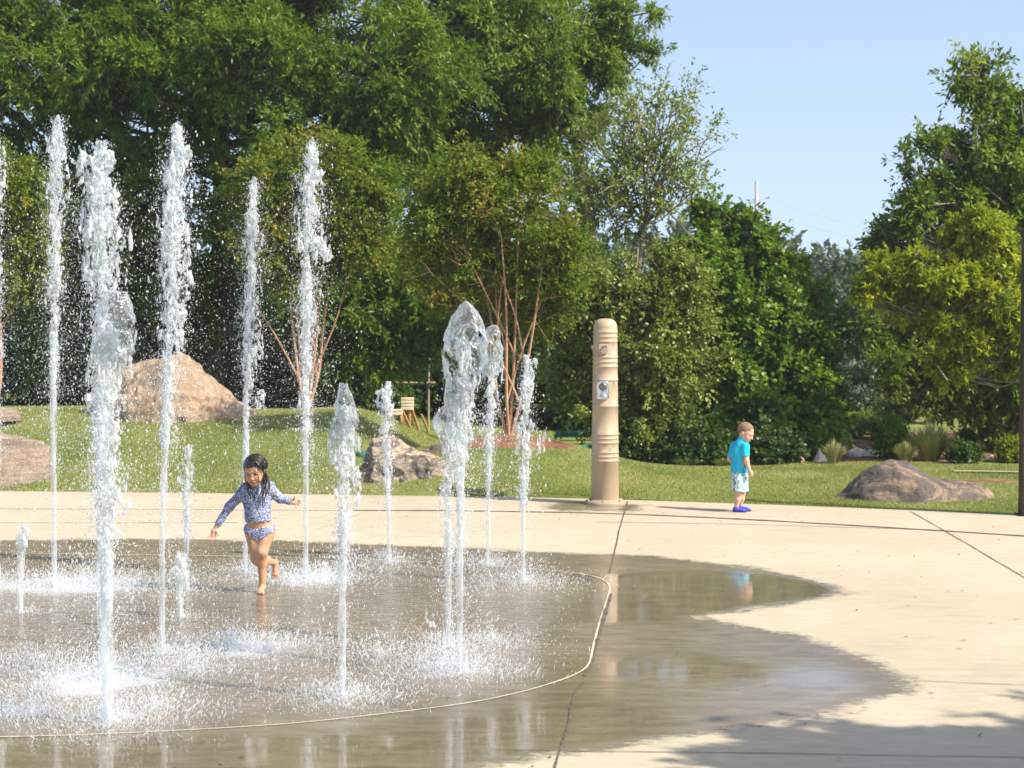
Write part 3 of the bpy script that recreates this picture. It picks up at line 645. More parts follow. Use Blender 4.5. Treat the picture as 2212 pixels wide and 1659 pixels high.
# bushes
gbu = 'dark bushes under the trees'
def bush(lab, x, y, w, h, Y, mat, n=40, leaf=(.07, .045), tone0=.4, grp=gbu, rad=.25, name='bush', droop=.15):
    c = at(x, y, Y); z0 = float(hgt(c[0], c[1])); rx = w/2/FPX*Y; rz = h/FPX*Y
    root = empty(name, (c[0], c[1], z0), lab, 'bush', grp)
    d = U(n); d[:, 2] = np.abs(d[:, 2]); cent = np.array([c[0], c[1], z0+.08])+d*np.array([rx, rx*.7, rz*.85])*(.45+.55*rng.random((n, 1)))
    V, F, tn = foliage(cent, d, np.full(n, rad), 10, 12, leaf[0], leaf[1], droop, tone0, .18)
    mesh('foliage', V, F, mat, root, attrs={'tone': tn}, smooth=False)
    mb = MB()
    for q in range(0, n, 3): mb.tube(np.array([[c[0], c[1], z0-.02], (cent[q]+np.array([c[0], c[1], z0]))/2+rng.normal(0, .03, 3), cent[q]]), np.array([.012, .008, .004]), 4)
    mb.build('stems', M_bark, root); return root
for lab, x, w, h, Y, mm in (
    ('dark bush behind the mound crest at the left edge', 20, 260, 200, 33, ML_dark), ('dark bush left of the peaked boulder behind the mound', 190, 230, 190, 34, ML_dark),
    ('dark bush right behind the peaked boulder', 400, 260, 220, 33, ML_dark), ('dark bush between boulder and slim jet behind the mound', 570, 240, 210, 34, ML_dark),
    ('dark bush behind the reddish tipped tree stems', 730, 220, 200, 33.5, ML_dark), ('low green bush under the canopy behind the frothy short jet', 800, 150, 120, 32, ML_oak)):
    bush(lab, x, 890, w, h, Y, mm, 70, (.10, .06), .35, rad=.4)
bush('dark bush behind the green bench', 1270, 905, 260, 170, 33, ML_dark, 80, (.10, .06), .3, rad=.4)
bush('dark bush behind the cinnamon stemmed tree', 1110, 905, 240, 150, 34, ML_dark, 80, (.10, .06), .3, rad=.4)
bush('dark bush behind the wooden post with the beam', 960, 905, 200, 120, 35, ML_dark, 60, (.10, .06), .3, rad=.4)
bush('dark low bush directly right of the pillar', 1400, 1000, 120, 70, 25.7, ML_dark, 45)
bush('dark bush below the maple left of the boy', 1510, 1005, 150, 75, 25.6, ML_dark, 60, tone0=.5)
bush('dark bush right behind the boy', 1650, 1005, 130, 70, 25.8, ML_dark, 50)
gp = 'plants on the rocky bank'
bush('green leafy plant between the maple and the white bank rock', 1765, 1000, 60, 40, 26.3, ML_map, 40, (.05, .03), .45, gp)
bush('low green plant left of the white bank rock', 1760, 985, 80, 60, 27, ML_oak, 35, (.05, .03), .5, gp)
bush('upright blue green shrub behind the grey lawn boulder', 1925, 1000, 55, 95, 26.2, ML_map, 40, (.06, .022), .55, gp, .18)
bush('dark leaved round shrub beyond the right end of the grey boulder', 2085, 1008, 62, 26, 25.4, ML_dark, 26, (.05, .04), .5, gp, .12)
bush('green plant below the right oak near the post', 2190, 1008, 70, 40, 25.6, ML_yel_sun, 30, (.05, .03), .3, gp, .15)
def tuft(lab, x, y, w, h, Y, n, tone):
    c = at(x, y, Y); z0 = float(hgt(c[0], c[1])); H = h/FPX*Y; Wd = w/2/FPX*Y
    a = rng.uniform(0, 2*math.pi, n); r = np.sqrt(rng.random(n)); lean = r*Wd; hh = H*(1.05-.4*r)*rng.uniform(.7, 1.1, n)
    B = np.stack([c[0]+np.cos(a)*lean*.25, c[1]+np.sin(a)*lean*.25, np.full(n, z0)], -1)
    T = np.stack([c[0]+np.cos(a)*lean, c[1]+np.sin(a)*lean, z0+hh], -1); M = (B+T)/2; M[:, 2] += hh*.22; M[:, :2] = B[:, :2]*.6+T[:, :2]*.4
    S = np.stack([-np.sin(a+.6), np.cos(a+.6), a*0], -1)*.008
    V = np.stack([B-S, B+S, M+S, M-S, T], 1).reshape(-1, 3); b = np.arange(n)[:, None]*5
    o = mesh('ornamental_grass', V, [b+np.array([[0, 1, 2, 3]]), b+np.array([[3, 2, 4]])], M_grass, loc=(c[0], c[1], z0), attrs={'tone': np.repeat(np.clip(tone+rng.normal(0, .12, n), 0, 1), 5)}, smooth=False)
    tag(o, lab, 'grass clump', 'ornamental grass clumps')
bush('grey green bush in the gap beyond the white rocks', 1850, 905, 170, 95, 38, ML_far_haze, 60, (.12, .07), .5, gp, .4)
bush('tall grey green shrub at the right of the gap under the oak', 1960, 950, 130, 60, 34, ML_bir, 50, (.08, .04), .35, gp, .3)
bush('low olive shrub on the bank left of the blue green shrub', 1845, 955, 90, 30, 31, ML_myr, 30, (.06, .035), .4, gp, .2)
bush('pale green low plant on the bank above the white rocks', 1900, 945, 110, 26, 30, ML_bir, 34, (.05, .03), .45, gp, .2)
bush('brown green scrub at the right end of the bank', 2120, 985, 110, 30, 28, ML_myr, 34, (.05, .03), .35, gp, .2)
tuft('large yellow green fountain grass clump behind the grey boulder', 2010, 1005, 130, 85, 25.8, 900, .65)
tuft('smaller grass clump left of the largest fountain grass', 1955, 1005, 70, 50, 25.5, 400, .6)
tuft('straw coloured grass clump under the maple right of the boy', 1800, 1008, 70, 55, 25.5, 350, .9)
tuft('grass clump left of the boy at the lawn edge', 1480, 1010, 90, 26, 25.2, 300, .15)
tuft('small grass clump at the lawn edge between pillar and boy', 1560, 1010, 60, 22, 25.2, 250, .5)
# off-frame tree at the right, whose shadow falls on the near pavement
tree('shade_tree', 'leafy tree just outside the frame at the near right', 'tree', (8.6, 5.2), None, 850, 14, 14, (.16, .10), ML_map, M_bark, .16, .55, world_lobes=[(np.array([7.5, 5.85, 4.6]), np.array([2.0, 1.45, .7])), (np.array([6.0, 6.75, 4.3]), np.array([.9, .35, .3])), (np.array([9.1, 5.75, 4.9]), np.array([1.8, 1.7, .8]))], shell=.1)

# ------------------------------------------------------------------ pillar (outdoor shower / drinking column)
k = NT('pillar_paint'); c = k.coord()
pc = k.mix(k.ramp(k.noise(5, 5, .7, k.mapv(c, (1, 1, .18))), [(.42, 0.), (.7, 1.)]), (.445, .345, .238), (.375, .285, .19))
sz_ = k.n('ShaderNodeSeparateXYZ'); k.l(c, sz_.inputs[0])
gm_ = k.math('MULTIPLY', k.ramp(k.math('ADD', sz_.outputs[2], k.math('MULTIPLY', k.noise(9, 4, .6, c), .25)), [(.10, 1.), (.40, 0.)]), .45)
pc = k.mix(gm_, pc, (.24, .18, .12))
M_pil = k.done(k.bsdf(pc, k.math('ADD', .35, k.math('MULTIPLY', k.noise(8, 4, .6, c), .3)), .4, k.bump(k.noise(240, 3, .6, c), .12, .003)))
M_chrome = simple('chrome', (.75, .77, .8), (.6, .62, .66), 20, .18, .5, .05, 40, 1)
M_holes = simple('dark_metal', (.12, .12, .125), (.2, .2, .2), 20, .4, .5, .1, 40, .6)
PY_ = pb[1]; pxm = FPX/PY_
def pz(y): return zat(y, PY_)
root = empty('shower_pillar', (pb[0], PY_, 0), 'tan round pillar with ribbed bands and chrome fittings at the lawn edge', 'shower pillar')
px0 = at(1307, 1000, PY_)[0]
prof = []
r0, r1 = 30.5/pxm, 25.5/pxm
def rr_(z): return r0+(r1-r0)*z/pz(690)
segs = [(.02, None)]
bands = [(717, 'b'), (727, 'b'), (737, 'b'), (771, 'b'), (781, 'b'), (791, 'b'), (820, 'b'), (876, 'b'), (937, 'b'), (946, 'b'), (955, 'b'), (976, 'b'), (985, 'b'), (994, 'b')]
mb = MB()
zs = [0.0]+sorted([pz(b[0]) for b in bands])+[pz(706)]
prof.append((r0*1.0, 0.0))
bz_ = sorted([pz(b[0]) for b in bands])
for z in bz_:
    r = rr_(z)
    prof += [(r, z-.010), (r+.005, z-.006), (r+.006, z+.003), (r, z+.008)]
zt = pz(708); zp = pz(688)
for t in np.linspace(0, 1, 9): prof.append((rr_(zt)*max(.02, math.cos(t*math.pi/2)**.62)*1.0, zt+(zp-zt)*math.sin(t*math.pi/2)))
mb.lathe(prof, (px0, PY_, 0), 48); mb.build('shaft', M_pil, root)
mb = MB(); mb.lathe([(45/pxm, .0), (45/pxm, .02), (43/pxm, .035), (36/pxm, .038), (34/pxm, .052), (30/pxm, .055)], (px0, PY_, 0), 48); fl = mb.build('base_flange', M_pil, root)
for q in range(6):
    a = q*math.pi/3+.4; m2 = MB(); m2.lathe([(.014, 0), (.014, .014), (.008, .018)], (px0+39.5/pxm*math.cos(a), PY_+39.5/pxm*math.sin(a), .036), 6); m2.build('bolt', M_pil, fl)
def octo(name, y0, y1):
    z1, z0 = pz(y0), pz(y1); m2 = MB(); r = rr_((z0+z1)/2)*1.045
    m2.lathe([(r, z0), (r, z1)], (px0, PY_, 0), 8, math.pi/8+R(-4)); m2.build(name, M_pil, root, smooth=False)
octo('faceted_panel', 742, 767); octo('faceted_panel', 824, 872); octo('faceted_panel', 959, 972)
yf = PY_-rr_(1.9)*1.0
def plate(name, x, y, w, h, mat, parent, th=.014, off=0, round_=0.02):
    c = at(x, y, PY_-.13); m2 = MB(); n = 24; a = np.arange(n)*2*math.pi/n
    w2, h2 = w/pxm/2, h/pxm/2
    ex = np.sign(np.cos(a))*np.abs(np.cos(a))**.45*w2; ez = np.sign(np.sin(a))*np.abs(np.sin(a))**.45*h2
    yf_ = PY_-rr_(c[2])-off
    V = np.vstack([np.stack([c[0]+ex, np.full(n, yf_), c[2]+ez], -1), np.stack([c[0]+ex*.9, np.full(n, yf_-th), c[2]+ez*.9], -1)])
    i = np.arange(n); m2.add(V, np.stack([i, (i+1) % n, n+(i+1) % n, n+i], -1)); m2.add(V[n:], [list(range(n))[::-1]])
    return m2.build(name, mat, parent, smooth=False), np.array([c[0], yf_-th, c[2]])
hp, hc = plate('shower_head_plate', 1303, 754, 22, 22, M_pil, root, .012)
m2 = MB(); m2.tube([hc, hc+np.array([0, -.03, .01]), hc+np.array([0.0, -.06, -.02])], [.02, .026, .034], 14); m2.build('nozzle', M_chrome, hp)
m2 = MB(); m2.tube([hc+np.array([.035, 0, .03]), hc+np.array([.038, -.02, .032])], [.008, .007], 10); m2.build('screw', M_chrome, hp)
vp, vc = plate('valve_plate', 1302, 843, 27, 42, M_chrome, root, .010, .006)
m2 = MB(); m2.lathe([(.045, 0), (.045, .012), (.03, .02), (.01, .022)], vc+np.array([0, 0, .04]), 20, m=[[1, 0, 0], [0, 0, -1], [0, 1, 0]]); m2.build('valve_cap', M_holes, vp)
m2 = MB(); m2.tube([vc+np.array([0, 0, -.035]), vc+np.array([0, -.03, -.035]), vc+np.array([0, -.055, -.03])], [.028, .024, .02], 16); m2.build('push_button', M_chrome, vp)
m2 = MB(); m2.tube([vc+np.array([-.03, -.012, -.055]), vc+np.array([-.02, -.03, -.075]), vc+np.array([.02, -.03, -.075]), vc+np.array([.03, -.012, -.055])], .008, 8); m2.build('button_guard', M_chrome, vp)

# ------------------------------------------------------------------ dark post at the right edge
M_post = simple('post_brown', (.035, .026, .02), (.06, .045, .035), 10, .6, .3, .4, 40)
pp = gnd(2211, 1113); H = zat(500, pp[1])
root = empty('post', (pp[0]+.03, pp[1], 0), 'dark brown post standing at the right edge of the picture', 'post')
mb = MB(); mb.box((pp[0]+.03, pp[1], H/2), (.14, .14, H)); mb.build('shaft', M_post, root, smooth=False, bevel=.008)
mb = MB(); mb.box((pp[0]+.03, pp[1], .006+.006), (.20, .20, .012)); mb.build('base_plate', M_post, root, smooth=False)
mb = MB(); mb.box((pp[0]+.03, pp[1], H+.015), (.17, .17, .03)); mb.build('cap', M_post, root, smooth=False, bevel=.006)

# ------------------------------------------------------------------ bench, sign boards, post with cross beam, lid, power pole
M_green = simple('green_paint', (.03, .26, .18), (.04, .32, .22), 20, .4, .5, .05)
BY = 28.0; bl = at(1200, 950, BY)[0]; br = at(1340, 950, BY)[0]; bz0 = zat(1012, BY)
zb = float(hgt((bl+br)/2, BY))
root = empty('park_bench', ((bl+br)/2, BY, zb), 'green metal park bench half hidden behind the tan pillar', 'bench')
mb = MB(); zt, zm = zat(937, BY), zat(966, BY)
mb.tube([(bl, BY, zt), (br, BY, zt)], .045, 8); mb.tube([(bl, BY-.02, zm), (br, BY-.02, zm)], .042, 8)
for z in np.linspace(zm, zt, 5)[1:-1]: mb.box(((bl+br)/2, BY, z), (br-bl, .008, .012))
mb.build('backrest', M_green, root)
mb = MB()
for q in range(5): mb.box(((bl+br)/2, BY-.1-q*.085, zm-.05), (br-bl, .055, .015))
mb.build('seat', M_green, root, smooth=False)
for xx in (bl, br):
    mb = MB(); mb.tube(catmull([(xx, BY, zt), (xx, BY, zm), (xx, BY+.03, zb-.02)], 4), .022, 8); mb.tube(catmull([(xx, BY, zm+.12), (xx, BY-.3, zm+.14), (xx, BY-.48, zm+.05), (xx, BY-.5, zm-.2), (xx, BY-.5, zb-.02)], 5), .02, 8)
    mb.build('leg', M_green, root)
M_wood = simple('wood_orange', (.42, .22, .09), (.5, .29, .13), 12, .7)
M_woodp = simple('wood_grey', (.30, .24, .17), (.40, .33, .24), 10, .8, .3, .4)
M_board = simple('board_cream', (.72, .60, .44), (.62, .49, .34), 14, .7)
def signb(lab, x0, x1, y0, y1, yb, Y, legs, slats):
    a = at(x0, y0, Y); b = at(x1, y1, Y); zg = float(hgt((a[0]+b[0])/2, Y)); zg = max(zg, zat(yb, Y)) if False else zg
    root = empty('sign_board', ((a[0]+b[0])/2, Y, zg), lab, 'sign board', 'slatted boards by the path')
    H = a[2]-b[2]
    for q in range(slats):
        mb = MB(); hh = H/slats; mb.box(((a[0]+b[0])/2, Y, b[2]+hh*(q+.5)), (b[0]-a[0], .03, hh*.86)); mb.build('plank', M_board, root, smooth=False, bevel=.004)
    for lx in legs:
        p = at(lx, y1, Y); mb = MB(); mb.box((p[0], Y+.035, (b[2]+H*.8+zg-.05)/2), (.045, .04, b[2]+H*.8-zg+.05)); mb.build('leg', M_wood, root, smooth=False)
    p = at(legs[-1], y1, Y); mb = MB(); mb.tube([(p[0]+.02, Y+.07, b[2]+.05), (p[0]+.14, Y+.35, float(hgt(p[0]+.14, Y+.35))-.03)], .022, 6); mb.build('brace', M_wood, root)
signb('square cream board of four planks on wooden legs under the trees', 866, 894, 858, 886, 915, 26.4, (870, 884), 4)
signb('low cream board beside and just in front of the square one', 838, 869, 883, 897, 915, 26.0, (846, 866), 2)
PYb = 31.0; p = at(925, 915, PYb); zg = float(hgt(p[0], PYb))
root = empty('wooden_post', (p[0], PYb, zg), 'tall grey wooden post with a long cross beam under the trees', 'post')
mb = MB(); mb.tube([(p[0], PYb, zg-.1), (p[0]+.01, PYb, zat(785, PYb))], [.022, .02], 8); mb.build('shaft', M_woodp, root)
a = at(854, 827, PYb); b = at(941, 827, PYb); mb = MB(); mb.tube([(a[0], PYb-.045, a[2]), (b[0], PYb-.045, b[2])], .022, 8); mb.build('cross_beam', M_woodp, root)
a = at(910, 895, PYb-.3); mb = MB(); mb.tube([(a[0], PYb-.3, a[2]), (p[0]+.02, PYb-.1, zg-.02)], .02, 6); mb.build('brace', M_wood, root)
# distant grey fence posts behind the cinnamon tree
for n_, x in enumerate((1202, 1233)):
    p = at(x, 900, 34); zg = float(hgt(p[0], 34)); mb = MB(); mb.tube([(p[0], 34, zg-.05), (p[0], 34, zat(885, 34))], [.05, .045], 8)
    o = mb.build('wooden_stake', M_barkg, loc=(p[0], 34, zg)); tag(o, ('left' if n_ == 0 else 'right')+' one of two thin grey stakes beyond the green bench', 'stake', 'grey stakes')
p = at(1770, 948, 30); zg = float(hgt(p[0], 30)); mb = MB(); mb.tube([(p[0], 30, zg-.05), (p[0]+.01, 30, zat(912, 30))], [.05, .045], 8)
o = mb.build('fence_post', M_barkg, loc=(p[0], 30, zg)); tag(o, 'short grey fence post on the bank right of the maple', 'post')
M_lid = simple('lid_green', (.05, .14, .09), (.07, .18, .12), 20, .6)
p = at(787, 942, 22.9); zg = float(hgt(p[0], p[1])); mb = MB(); mb.lathe([(.10, -.05), (.105, .02), (.09, .055), (.05, .065), (.01, .067)], (p[0], p[1], zg), 24)
o = mb.build('utility_lid', M_lid, loc=(p[0], p[1], zg)); tag(o, 'small round dark green lid on the grass slope', 'utility lid')
M_steel = simple('pale_steel', (.55, .58, .6), (.5, .53, .55), 1, .6)
M_wire = simple('wire', (.45, .48, .5), None, 1, .6)
PYp = 170.0; p = at(1632, 700, PYp)
root = empty('power_pole', (p[0], PYp, 0), 'tall pale steel power pole rising above the maple', 'power pole')
mb = MB(); mb.tube([(p[0], PYp, -.5), (p[0], PYp, zat(391, PYp))], [.26, .13], 10); mb.build('mast', M_steel, root)
ends = []
for yy, xl, xr in ((429, 1621, 1655), (460, 1622, 1655), (489, 1624, 1650)):
    c0 = at(1632, yy+3, PYp)
    for xe in (xl, xr):
        e = at(xe, yy-1 if xe == xr else yy-4, PYp); mb = MB(); mb.tube([c0, (c0+e)/2+np.array([0, 0, -.03]), e], [.09, .07, .04], 6); ar = mb.build('cross_arm', M_steel, root)
        if xe == xr: ends.append(e); mb = MB(); mb.tube([e, e+np.array([.35, -.6, .08])], .07, 6); mb.build('insulator', M_steel, ar)
for e, (x2, y2), w_ in zip(ends, ((2300, 545), (2300, 560), (2300, 575)), ('highest', 'middle', 'lowest')):
    f = at(x2, y2, 120.0); t = np.linspace(0, 1, 24)[:, None]; P = e*(1-t)+f*t; P[:, 2] -= (4*t*(1-t)*1.0)[:, 0]
    mb = MB(); mb.tube(P, .008, 4); o = mb.build('power_line', M_wire); tag(o, w_+' of three thin wires running right from the power pole', 'wire', 'power lines')
# thin summer haze
k = NT('haze'); pv = k.n('ShaderNodeVolumePrincipled'); pv.inputs['Color'].default_value = (.88, .93, 1, 1); pv.inputs['Density'].default_value = HAZE; pv.inputs['Anisotropy'].default_value = .2
k.l(pv.outputs[0], k.out.inputs['Volume'])
if HAZE > 0:
    mb = MB(); mb.box((0, 70, 13.5), (160, 240, 30)); o = mb.build('haze', k.m, smooth=False); tag(o, 'thin pale summer haze in the air', 'haze', kind='stuff')
# ------------------------------------------------------------------ signed distance modelling for people and water
class Field:
    def __init__(s, lo, hi, h):
        s.lo = np.array(lo, float); s.h = h; s.n = np.ceil((np.array(hi)-s.lo)/h).astype(int)+1
        s.f = np.full(s.n, 1.0, np.float32); s.ax = [s.lo[q]+h*np.arange(s.n[q]) for q in range(3)]
    def reg(s, lo, hi):
        a = np.clip(np.floor((lo-s.lo)/s.h).astype(int), 0, s.n); b = np.clip(np.ceil((hi-s.lo)/s.h).astype(int)+1, 0, s.n)
        sl = tuple(slice(x, y) for x, y in zip(a, b))
        return sl, s.ax[0][sl[0]][:, None, None], s.ax[1][sl[1]][None, :, None], s.ax[2][sl[2]][None, None, :]
    def comb(s, sl, d, k, op):
        f = s.f[sl]
        if f.size == 0: return
        if op == 'sub': f, d = -f, d
        if k > 0:
            hh = np.maximum(k-np.abs(f-d), 0)/k; r = np.minimum(f, d)-hh*hh*k*.25
        else: r = np.minimum(f, d)
        s.f[sl] = -r if op == 'sub' else r
    def cone(s, a, b, ra, rb, k=.02, op='add'):
        a = np.array(a, float); b = np.array(b, float); m = max(ra, rb)+k+3*s.h
        sl, X, Y, Z = s.reg(np.minimum(a, b)-m, np.maximum(a, b)+m); e = b-a; L = max(e@e, 1e-9)
        t = np.clip(((X-a[0])*e[0]+(Y-a[1])*e[1]+(Z-a[2])*e[2])/L, 0, 1)
        d = np.sqrt((X-a[0]-t*e[0])**2+(Y-a[1]-t*e[1])**2+(Z-a[2]-t*e[2])**2)-(ra+(rb-ra)*t)
        s.comb(sl, d, k, op)
    def ell(s, c, r, k=.02, Rm=None, op='add'):
        c = np.array(c, float); r = np.array(r, float); m = r.max()+k+3*s.h
        sl, X, Y, Z = s.reg(c-m, c+m); X = X-c[0]; Y = Y-c[1]; Z = Z-c[2]
        if Rm is not None: X, Y, Z = [Rm[0, q]*X+Rm[1, q]*Y+Rm[2, q]*Z for q in range(3)]
        k0 = np.sqrt((X/r[0])**2+(Y/r[1])**2+(Z/r[2])**2); k1 = np.sqrt((X/r[0]**2)**2+(Y/r[1]**2)**2+(Z/r[2]**2)**2)+1e-6
        s.comb(sl, k0*(k0-1)/k1, k, op)
    def cut(s, fn, lo=None, hi=None):
        """keep only where fn(X,Y,Z) <= 0"""
        sl, X, Y, Z = s.reg(s.lo if lo is None else np.array(lo), s.lo+s.n*s.h if hi is None else np.array(hi))
        s.f[sl] = np.maximum(s.f[sl], fn(X, Y, Z))
    def mesh(s):
        f = s.f; g = f < 0; nx, ny, nz = f.shape
        cnt = np.zeros((nx-1, ny-1, nz-1), np.int8)
        for a in (0, 1):
            for b in (0, 1):
                for c in (0, 1): cnt += g[a:nx-1+a, b:ny-1+b, c:nz-1+c]
        act = (cnt > 0) & (cnt < 8); idx = np.full(act.shape, -1, np.int64); I = np.argwhere(act); idx[act] = np.arange(len(I))
        acc = np.zeros((len(I), 3)); num = np.zeros(len(I)); C8 = [(a, b, c) for a in (0, 1) for b in (0, 1) for c in (0, 1)]
        for p in C8:
            for ax in range(3):
                if p[ax]: continue
                q = list(p); q[ax] = 1
                fa = f[I[:, 0]+p[0], I[:, 1]+p[1], I[:, 2]+p[2]]; fb = f[I[:, 0]+q[0], I[:, 1]+q[1], I[:, 2]+q[2]]
                mm = (fa < 0) != (fb < 0); t = np.where(mm, fa/np.where(mm, fa-fb, 1), 0)
                P = np.tile(np.array(p, float), (len(I), 1)); P[:, ax] = t
                acc += P*mm[:, None]; num += mm
        V = s.lo+s.h*(I+acc/num[:, None]); Fs = []
        for ax in range(3):
            sl0 = [slice(None)]*3; sl1 = [slice(None)]*3; sl0[ax] = slice(0, -1); sl1[ax] = slice(1, None)
            a = g[tuple(sl0)]; b = g[tuple(sl1)]; ed = np.argwhere(a != b); o1, o2 = [(1, 2), (2, 0), (0, 1)][ax]
            ok = (ed[:, o1] > 0) & (ed[:, o2] > 0) & (ed[:, o1] < f.shape[o1]-1) & (ed[:, o2] < f.shape[o2]-1); ed = ed[ok]
            def gi(d1, d2):
                e = ed.copy(); e[:, o1] -= d1; e[:, o2] -= d2; return idx[e[:, 0], e[:, 1], e[:, 2]]
            Q = np.stack([gi(1, 1), gi(0, 1), gi(0, 0), gi(1, 0)], -1)
            fl = a[ed[:, 0], ed[:, 1], ed[:, 2]]; Q[~fl] = Q[~fl][:, ::-1]; Fs.append(Q)
        F = np.concatenate(Fs); F = F[(F >= 0).all(1)]
        return V, F
def wrinkle(F, amp, sc, seed, fn=None):
    m = np.abs(F.f) < .02; I = np.argwhere(m); P = F.lo+I*F.h
    if len(I): F.f[m] += (amp*(1.3*np.abs(vnoise(P*np.array(sc), seed))-.45+.35*vnoise(P*np.array(sc)*2.3, seed+1))).astype(np.float32)
def rotx(a): c, s = math.cos(a), math.sin(a); return np.array([[1, 0, 0], [0, c, -s], [0, s, c]])
def rotz(a): c, s = math.cos(a), math.sin(a); return np.array([[c, -s, 0], [s, c, 0], [0, 0, 1]])
def roty(a): c, s = math.cos(a), math.sin(a); return np.array([[c, 0, s], [0, 1, 0], [-s, 0, c]])
def add_head(F, c, Rm, s=1.0):
    T = lambda p: np.array(c)+Rm @ (np.array(p)*s)
    E = lambda p, r, k=.02, op='add': F.ell(T(p), np.array(r)*s, k*s, Rm, op)
    E((0, .014, .030), (.072, .088, .078), .03)
    E((0, -.022, -.020), (.059, .060, .076), .03)
    E((0, -.046, -.078), (.028, .028, .024), .03)
    for q in (-1, 1):
        E((q*.030, -.056, -.036), (.027, .022, .026), .02)
        E((q*.074, .008, -.008), (.008, .017, .027), .008)
        E((q*.0265, -.090, .004), (.015, .014, .009), .012, 'sub')
        E((q*.0265, -.0715, .003), (.012, .0115, .0105), .004)
        F.cone(T((q*.012, -.083, .019)), T((q*.040, -.074, .019)), .0045*s, .004*s, .008*s)
    F.cone(T((0, -.079, .004)), T((0, -.094, -.027)), .006*s, .0105*s, .012*s)
    for q in (-1, 1): E((q*.009, -.088, -.029), (.007, .008, .006), .006)
    E((0, -.0815, -.051), (.019, .009, .0045), .005); E((0, -.0795, -.061), (.016, .009, .005), .005)
    E((0, -.087, -.0555), (.015, .005, .0022), .003, 'sub')
def head_local(V, c, Rm, s): return (V-np.array(c)) @ Rm/s
def face_paint(col, L, lips, brow, dark=(.02, .015, .012), sq=.0):
    x, y, z = L.T; fr = y < -.05
    def sp(mask_d, w): return np.clip(1-mask_d/w, 0, 1)
    for q in (-1, 1):
        m = sp(np.sqrt(((x-q*.0265)/.0125)**2+((z-.003)/.0055)**2)-.75, .4)*fr; col[:] = col*(1-m[:, None])+np.array(dark)*m[:, None]
        m = .75*sp(np.sqrt(((x-q*.027)/.018)**2+((z-.021+.004*((x-q*.027)/.018)**2)/.0035)**2)-.7, .6)*fr; col[:] = col*(1-m[:, None])+np.array(brow)*m[:, None]
    m = .8*sp(np.sqrt((x/.021)**2+((z+.056)/.0095)**2)-.8, .4)*fr; col[:] = col*(1-m[:, None])+np.array(lips)*m[:, None]
    m = .45*sp(np.sqrt(((np.abs(x)-.036)/.02)**2+((z+.03)/.018)**2)-.2, 1.)*fr; col[:] = col*(1-m[:, None])+np.array(lips)*m[:, None]*.6+col*m[:, None]*.4
def skinmat(name, rough=.45):
    k = NT(name); c = k.attr('paint', 'Color'); n = k.noise(90, 3, .6, k.coord())
    return k.done(k.bsdf(c, rough, .45, k.bump(n, .12, .002), Subsurface_Weight=.15, Subsurface_Scale=.01))
M_skin_wet = skinmat('skin_wet', .28); M_skin = skinmat('skin', .5)
def finger(F, pts, r): 
    for q in range(len(pts)-1): F.cone(pts[q], pts[q+1], r*(1-.12*q), r*(1-.12*(q+1)), .003)

# ---- girl running through the jets
G0 = gnd(563, 1281)
groot = empty('person', G0, 'girl running barefoot through the jets in a blue patterned swimsuit, arms spread', 'person')
GS = 1.0
def gw(p): return G0+np.array(p)*GS
HG = gw((-.030, -.075, .952)); RG = rotz(R(-8)) @ roty(R(-5)) @ rotx(R(17)); SG = 1.07
def girl_torso(F, g=0., top=True, pelvis=True):
    if pelvis: F.ell(gw((-.012, .035, .490)), (.098+g, .078+g, .070+g), .03)
    F.cone(gw((-.016, .022, .54)), gw((-.020, .010, .60)), .072+g, .074+g, .04)
    F.ell(gw((-.018, .005, .595)), (.090+g, .070+g, .085+g), .04)
    if top:
        F.ell(gw((-.024, -.002, .715)), (.102+g, .070+g, .105+g), .04)
        F.cone(gw((-.105, 0, .808)), gw((.060, .0, .822)), .036+g, .036+g, .04)
def girl_arms(F, g=0.):
    for a, b, c in (((-.112, 0, .800), (-.236, .0, .668), (-.333, -.02, .520)), ((.068, .0, .815), (.148, .03, .730), (.240, .015, .704))):
        F.cone(gw(a), gw(b), .037+g, .029+g, .03); F.cone(gw(b), gw(c), .029+g, .0185+g, .02)
FG = Field(gw((-.43, -.22, -.01)), gw((.33, .34, 1.10)), .0045)
girl_torso(FG)
FG.cone(gw((-.025, -.01, .82)), gw((-.030, -.045, .90)), .036, .034, .03)
girl_arms(FG)
add_head(FG, HG, RG, SG)
# stance leg (towards the camera) and trailing leg
for a, b, ra, rb, kk_ in (((.045, .022, .47), (.016, -.030, .322), .070, .043, .03), ((.016, -.032, .322), (.012, .008, .235), .040, .040, .03), ((.012, .010, .235), (.010, .022, .060), .039, .023, .02),
                          ((.010, .030, .045), (.010, .042, .026), .024, .024, .02), ((.010, .020, .035), (.002, -.050, .020), .024, .022, .02), ((-.012, -.052, .018), (.020, -.055, .018), .018, .018, .015),
                          ((-.058, .030, .47), (-.030, .000, .265), .068, .040, .03), ((-.030, .002, .265), (.030, .120, .235), .037, .038, .03), ((.030, .120, .235), (.074, .225, .205), .036, .022, .02),
                          ((.078, .238, .205), (.084, .255, .205), .022, .022, .02), ((.080, .240, .19), (.086, .228, .115), .022, .022, .02), ((.070, .222, .108), (.100, .226, .108), .016, .015, .012)):
    FG.cone(gw(a), gw(b), ra, rb, kk_)
FG.ell(gw((.016, -.052, .325)), (.027, .02, .027), .02)
for q in range(5):
    r = [.0105, .008, .0078, .0072, .0066][q]
    FG.cone(gw((.026-q*.0125, -.062+.004*q, .014)), gw((.028-q*.0135, -.083+.005*q, .010)), r, r, .006)
    FG.cone(gw((.066+q*.0105, .222, .102-.0*q)), gw((.064+q*.011, .214, .082+.003*q)), r, r*.9, .006)
